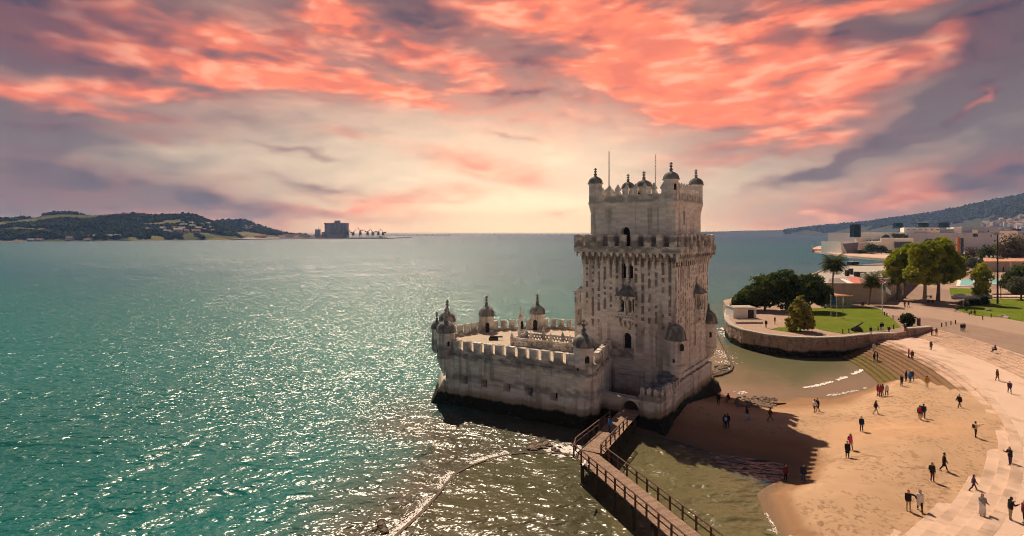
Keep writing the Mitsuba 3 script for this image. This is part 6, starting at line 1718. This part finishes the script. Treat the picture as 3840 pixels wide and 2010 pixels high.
# ------------------------------------------------------------------ far shores
def hill(name, line, y_front, y_ridge, y_back, zbase, matn, seed, rough=.06, front_pow=.8, n=160, m=26):
    """line: (pixel x, pixel y) of the skyline; the slope rises from the shore y_front(px) to the ridge."""
    px = np.linspace(line[0][0], line[-1][0], n); py = np.interp(px, [p[0] for p in line], [p[1] for p in line])
    V = []
    for a, b in zip(px, py):
        yf = np.interp(a, [p[0] for p in y_front], [p[1] for p in y_front]); yr = np.interp(a, [p[0] for p in y_ridge], [p[1] for p in y_ridge])
        zr = CH - (b - HY) / F * yr
        for t in np.linspace(0, 1.25, m):
            y = yf + (yr - yf) * t; x = (a - CX) / F * y
            s = t ** front_pow if t <= 1 else 1 - (t - 1) * 1.6
            V.append((x, y, zbase + (zr - zbase) * s))
    V = np.array(V)
    h = (meshkit.fbm(V * [1 / 160, 1 / 160, 0] + seed, 4, seed) - .5)
    tt = np.tile(np.linspace(0, 1.25, m), n)
    V[:, 2] += h * rough * (V[:, 2].max() - zbase) * np.sin(np.clip(tt, 0, 1) * math.pi) * 4
    V[tt == 0, 2] = -1
    i, j = np.meshgrid(np.arange(n - 1), np.arange(m - 1), indexing='ij')
    q = np.stack([i * m + j, (i + 1) * m + j, (i + 1) * m + j + 1, i * m + j + 1], -1).reshape(-1, 4)
    mesh = trimesh.Trimesh(V, np.vstack([q[:, [0, 1, 2]], q[:, [0, 2, 3]]]), process=False)
    obj(name, mesh, matn, smooth=True, kind='structure')
    return V.reshape(n, m, 3)


def wood(name, V, n, size, matn, seed, label, ok=lambda t, x: True, lo=0.0, hi=1.0):
    r = np.random.default_rng(seed); ico = trimesh.creation.icosphere(subdivisions=1)
    mb = MB(); N, M, _ = V.shape; done = 0
    while done < n:
        a, t = r.random() * (N - 1), lo + (hi - lo) * r.random()
        b = t / 1.25 * (M - 1)
        i, j = int(a), min(int(b), M - 2)
        p = V[i, j] * (1 - (a - i)) + V[min(i + 1, N - 1), j] * (a - i); q_ = V[i, j + 1] * (1 - (a - i)) + V[min(i + 1, N - 1), j + 1] * (a - i)
        p = p * (1 - (b - j)) + q_ * (b - j)
        if not ok(t, p):
            done += .2; continue
        s = size * (.5 + r.random())
        v = ico.vertices * (.7 + .6 * r.random((42, 1))) * [s, s, s * (.7 + .6 * r.random())] + p + [0, 0, s * .5]
        mb.add(v, ico.faces); done += 1
    obj(name, mb, matn, kind='stuff', label=label, smooth=False)


mat('left_hill_mat', lambda p, n, uv: mix(mix((.035, .05, .018), (.075, .08, .03), smst(.4, .6, fbm(p.x / 90, p.y / 90, 1.0))), mix((.15, .17, .04), (.20, .15, .09), noise(p.x / 150, p.y / 150, 3.0)), smst(.50, .58, fbm(p.x / 170 + 7, p.y / 120, 2.0)) * smst(95, 50, p.z)), .9, .1)
mat('far_hill_mat', tinted((.035, .045, .028), (.065, .07, .04), 220), .9, .1)
leaf_mat('wood_mat', (.024, .040, .020), (.058, .075, .034), 30.0, .05)
LH = hill('left_hills', [(-260, 830), (0, 819), (137, 815), (155, 809), (217, 801), (267, 801), (348, 808), (478, 799), (559, 812), (683, 808), (720, 806), (770, 826), (860, 862), (905, 896)], [(-260, 1500), (0, 1580), (400, 1640), (905, 2000)], [(-260, 2200), (400, 2300), (905, 2300)], 0, 2.0, 'left_hill_mat', 3)
clear = lambda t, p: meshkit.fbm(np.array([[p[0] / 170, p[1] / 120, 5.0]]), 3)[0] < .56
wood('left_woods', LH, 9000, 5.5, 'wood_mat', 5, 'dark green woods covering the far left-hand hills', clear, .03, 1.02)
LH2 = hill('rear_hills', [(740, 845), (833, 829), (899, 828), (917, 829), (948, 842), (1010, 863), (1066, 880), (1150, 888)], [(740, 2500), (1150, 2600)], [(740, 3000), (1150, 3000)], 0, 2.0, 'left_hill_mat', 9)
wood('rear_woods', LH2, 2600, 6.5, 'wood_mat', 6, 'woods on the lower hill behind the left headland', None or (lambda t, p: True), .25, 1.02)
LB = [gp(px, py, 1.5)[:2] for px, py in ((860, 899), (1000, 896.5), (1066, 895.5), (1200, 895), (1452, 894.5))]
obj('left_shore', MB().prism([*map(tuple, LB), (-560, 3000), (-1500, 3000)], -2, 3.5), 'concrete_mat', smooth=False, kind='structure')
RH = hill('right_hills', [(2940, 866), (3000, 856), (3060, 850), (3156, 841), (3228, 835), (3326, 822), (3456, 805), (3587, 782), (3652, 766), (3750, 747), (3840, 730), (4100, 700)], [(2940, 5200), (3300, 3600), (4100, 2000)], [(2940, 5800), (3300, 4600), (4100, 3400)], 0, 3.0, 'far_hill_mat', 4)
wood('right_woods', RH, 7000, 7, 'wood_mat', 8, 'dark woods along the long hill on the right skyline', lambda t, p: t > .55 or meshkit.noise(np.array([[p[0] / 200, p[1] / 200, 1.0]]))[0] > .45, .2, 1.02)
FS = hill('far_coast', [(2560, 872), (2640, 868), (2720, 866), (2800, 863), (2900, 862), (3010, 858), (3120, 856)], [(2560, 7600), (3120, 6500)], [(2560, 8200), (3120, 7200)], 0, 1.0, 'far_hill_mat', 6, n=60, m=8)

# houses on the hillsides
mat('far_white_mat', (.62, .58, .53), .8); mat('far_cream_mat', (.52, .42, .32), .8); mat('far_roof_mat', (.36, .15, .09), .8); mat('far_grey_mat', (.34, .33, .33), .8)
HOUSE = {}


def house_parts(w, d, h):
    k = (w, d, h)
    if k not in HOUSE:
        HOUSE[k] = (mikit.ply(MB().b2(-w / 2, w / 2, -d / 2, d / 2, -3, h).mesh(), 'far_white_mat'),
                    mikit.ply(MB().add([(-w / 2 - .4, -d / 2 - .4, h), (w / 2 + .4, -d / 2 - .4, h), (w / 2 + .4, d / 2 + .4, h), (-w / 2 - .4, d / 2 + .4, h), (-w / 2 - .4, 0, h + d * .28), (w / 2 + .4, 0, h + d * .28)], [[0, 1, 5, 4], [2, 3, 4, 5], [1, 2, 5, 5], [3, 0, 4, 4], [3, 2, 1, 0]]).mesh(), 'far_roof_mat'),
                    mikit.ply(MB().b2(-w * .3, -w * .12, -d / 2 - .05, -d / 2 + .1, h * .3, h * .65).b2(w * .12, w * .3, -d / 2 - .05, -d / 2 + .1, h * .3, h * .65).mesh(), 'void_mat'))
    return HOUSE[k]


def house(V, px, py, w, d, h, label, group, wallm, rz):
    """Set on the slope where the photograph shows it."""
    N, M, _ = V.shape
    P = V.reshape(-1, 3); sx = P[:, 0] / P[:, 1] * F + CX; sy = HY + (CH - P[:, 2]) / P[:, 1] * F
    vis = (np.tile(np.linspace(0, 1.25, M), N) <= 1.0)
    dd = (sx - px) ** 2 + (3 * (sy - py)) ** 2 + (~vis) * 1e9
    o = np.argsort(dd)[:4]; wt = 1 / (dd[o] + 4); c = (P[o] * wt[:, None]).sum(0) / wt.sum()
    c[0] = (px - CX) / F * c[1]
    t = thing('house', label, 'house', group)
    a, b_, w_ = house_parts(w, d, h)
    M_ = frame(c[0], c[1], c[2] + 1.0, rz)
    obj('wall', a, wallm, t, M=M_); obj('roof', b_, ['far_cream_mat', 'far_grey_mat', 'far_roof_mat'][len(labels) % 3], t, M=M_); obj('window', w_, 'void_mat', t, M=M_)


hr = np.random.default_rng(21)
for px, py in ((555, 868), (600, 850), (610, 866), (628, 877), (655, 862), (668, 872), (682, 866), (700, 874), (716, 845), (722, 858), (735, 873), (742, 866), (756, 852), (765, 868), (780, 846), (786, 860), (798, 872), (640, 880), (690, 852)):
    house(LH, px, py, float(hr.choice([16, 22, 28])), 12.0, float(hr.choice([8, 11])), 'pale villa among trees on the slope of the left headland', 'villas on the left headland', ['far_white_mat', 'far_cream_mat'][int(hr.integers(2))], hr.normal() * .3)
for px, py in ((262, 899), (345, 898), (118, 905), (150, 904), (410, 897), (440, 897), (330, 900)):
    house(LH, px, py, 20.0, 10.0, 6.0, 'small pale shed at the water edge below the left hills', 'sheds along the left shore', 'far_white_mat', 0)
for k in range(34):
    px = 880 + 320 * hr.random() ** 1.1; p = gp(px, 889 - 6 * hr.random(), 3); y = 2380 + 420 * hr.random()
    t = thing('house', f"small {('cream', 'red', 'white')[k % 3]} house in the row of houses along the far left shore", 'house', f"{('cream', 'red', 'white')[k % 3]} houses along the far left shore")
    a, b_, w_ = house_parts(float(hr.choice([16, 22, 30])), 12.0, float(hr.choice([7, 10])))
    M_ = frame((px - CX) / F * y, y, 4, 0)
    obj('wall', a, ['far_cream_mat', 'far_roof_mat', 'far_white_mat'][k % 3], t, M=M_); obj('roof', b_, 'far_roof_mat', t, M=M_)
for px, py in [(900 + 60 * hr.random(), 850 + 14 * hr.random()) for _ in range(9)]:
    house(LH2, px, py, 20.0, 12.0, 9.0, 'pale house on the lower wooded hill behind the left headland', 'houses on the rear hill', 'far_cream_mat', 0)
for k in range(70):
    px = 3690 + 200 * hr.random(); py = 856 - 42 * hr.random() ** 1.4 * (px - 3600) / 240
    lv = ('lower', 'middle', 'upper')[int(np.clip((856 - py) / 11, 0, 2))]; cn = ('white', 'grey', 'cream')[k % 3]
    house(RH, px, py, float(hr.choice([18, 26, 40])), 16.0, float(hr.choice([8, 12, 18])), f'small {cn} house in the {lv} part of the town on the right-hand hillside', f'{cn} houses, {lv} part of the hillside town', ['far_white_mat', 'far_grey_mat', 'far_cream_mat'][k % 3], hr.normal() * .3)
for k in range(22):
    px = 3610 + 150 * hr.random(); py = 866 - 6 * hr.random()
    house(RH, px, py, float(hr.choice([12, 18])), 12.0, 8.0, 'small pale house at the foot of the right-hand hill', 'houses at the foot of the right hill', 'far_white_mat', 0)

# grain silo and harbour cranes
mat('silo_mat', lambda p, n, uv: mix((.26, .28, .30), (.22, .235, .255), smst(.4, .6, noise(p.x / 5, 0.0, 1.0))), .8)
SI = thing('grain_silo', 'massive grey block of a grain silo on the far left shore', 'silo')
yS = 2440.0
x0, x1 = at(1217, 0, yS)[0], at(1298, 0, yS)[0]; zt = at(0, 836, yS)[2]
obj('bins', MB().b2(x0, x1, yS, yS + 40, 2, zt - 4), 'silo_mat', SI)
for i in range(14):
    c = x0 + (i + .5) * (x1 - x0) / 14
    obj('bin', MB().tube((c, yS, 2), (c, yS, zt - 4), (x1 - x0) / 30, n=10), 'silo_mat', SI)
obj('attic', MB().b2(x0 - 1, x1 + 1, yS - 4, yS + 41, zt - 4, zt), 'silo_mat', SI)
obj('headhouse', MB().b2(at(1253, 0, yS)[0], at(1270, 0, yS)[0], yS + 5, yS + 25, zt, at(0, 827, yS)[2]), 'silo_mat', SI)
obj('annex', MB().b2(at(1206, 0, yS)[0], x0, yS, yS + 30, 2, at(0, 870, yS)[2]), 'silo_mat', SI)
obj('annex', MB().b2(at(1230, 0, yS)[0], at(1290, 0, yS)[0], yS - 12, yS - 5, 2, at(0, 878, yS)[2]), 'far_grey_mat', SI)
S2 = thing('intake_tower', 'narrow grey intake tower left of the grain silo', 'tower')
obj('shaft', MB().b2(at(1181, 0, yS)[0], at(1197, 0, yS)[0], yS, yS + 18, 2, at(0, 860, yS)[2]), 'silo_mat', S2)
obj('mast', MB().tube((at(1194, 0, yS)[0], yS, at(0, 860, yS)[2]), (at(1194, 0, yS)[0], yS, at(0, 852, yS)[2]), .9, n=6), 'iron_mat', S2)
WH = thing('wharf', 'dark working wharf under the cranes beside the silo', 'wharf')
obj('deck', MB().b2(at(1150, 0, yS)[0], at(1452, 0, yS)[0], yS - 30, yS + 5, 1, 5.5), 'iron_mat', WH)
obj('shed', MB().b2(at(1060, 0, yS)[0], at(1180, 0, yS)[0], yS + 5, yS + 30, 3, at(0, 881, yS)[2]), 'far_grey_mat', WH)
for k, (px, top, jib) in enumerate(((1309, 858, -14), (1329, 864, 16), (1356, 856, -16), (1383, 860, 18), (1402, 862, -14), (1423, 861, 15), (1441, 864, -10))):
    c = thing('harbour_crane', ('first', 'second', 'third', 'fourth', 'fifth', 'sixth', 'last')[k] + ' harbour crane counted rightwards from the grain silo', 'crane')
    x = at(px, 0, yS)[0]; zt = at(0, top, yS)[2]; s = yS / F
    obj('leg', MB().tube((x - 6, yS - 20, 5), (x - 2, yS - 20, 18), 1.5, n=4), 'iron_mat', c); obj('leg', MB().tube((x + 6, yS - 20, 5), (x + 2, yS - 20, 18), 1.5, n=4), 'iron_mat', c)
    obj('tower', MB().b2(x - 4.5, x + 4.5, yS - 24, yS - 16, 16, 29).b2(x - 2, x + 2, yS - 22, yS - 18, 29, zt - 8), 'iron_mat', c)
    obj('jib', MB().tube((x, yS - 20, 26), (x + jib * .8, yS - 20, zt + 4), 1.1, .6, n=4).tube((x, yS - 20, zt - 8), (x + jib * .8, yS - 20, zt + 4), .5, n=4), 'iron_mat', c)
    obj('counterweight', MB().b2(x - np.sign(jib) * 9 - 3, x - np.sign(jib) * 9 + 3, yS - 23, yS - 17, zt - 12, zt - 7), 'iron_mat', c)
SH = thing('cargo_ship', 'dark low cargo ship moored at the right end of the wharf', 'ship')
x0, x1 = at(1430, 0, yS)[0], at(1456, 0, yS)[0]
obj('hull', MB().add([(x0, yS - 38, 0), (x1, yS - 38, 0), (x1 + 4, yS - 38, 6), (x0 - 1, yS - 38, 5), (x0, yS - 28, 0), (x1, yS - 28, 0), (x1 + 4, yS - 28, 6), (x0 - 1, yS - 28, 5)], [[0, 1, 2, 3], [1, 5, 6, 2], [5, 4, 7, 6], [4, 0, 3, 7], [3, 2, 6, 7]]), 'iron_mat', SH, smooth=False)
obj('bridge', MB().b2(x0 + 2, x0 + 8, yS - 36, yS - 30, 5, 13), 'far_grey_mat', SH)
PB_ = thing('sea_pier', 'faint thin jetty on piles at the horizon right of the cranes', 'pier')
a, b = at(1446, 881, 4300), at(1690, 881, 4300)
obj('deck', MB().b2(a[0], b[0], 4300, 4308, 8, 10.5), 'far_grey_mat', PB_)
for k in range(24):
    x = a[0] + (b[0] - a[0]) * (k + .5) / 24; obj('pile', MB().b2(x - 1, x + 1, 4301, 4307, -1, 8), 'far_grey_mat', PB_)
# ------------------------------------------------------------------ the air
scene['haze_air'] = {'type': 'homogeneous', 'albedo': {'type': 'rgb', 'value': [.55, .68, .88]}, 'sigma_t': {'type': 'rgb', 'value': [.40e-4, .53e-4, .84e-4]}}
scene['haze'] = {'type': 'cube', 'to_world': T().translate([0, 5200, 175]) @ T().scale([15000, 5600, 185]), 'bsdf': {'type': 'null'}, 'interior': {'type': 'ref', 'id': 'haze_air'}}
labels['haze'] = {'kind': 'stuff', 'label': 'thin evening haze over the estuary'}
scene['camera']['medium'] = {'type': 'ref', 'id': 'haze_air'}
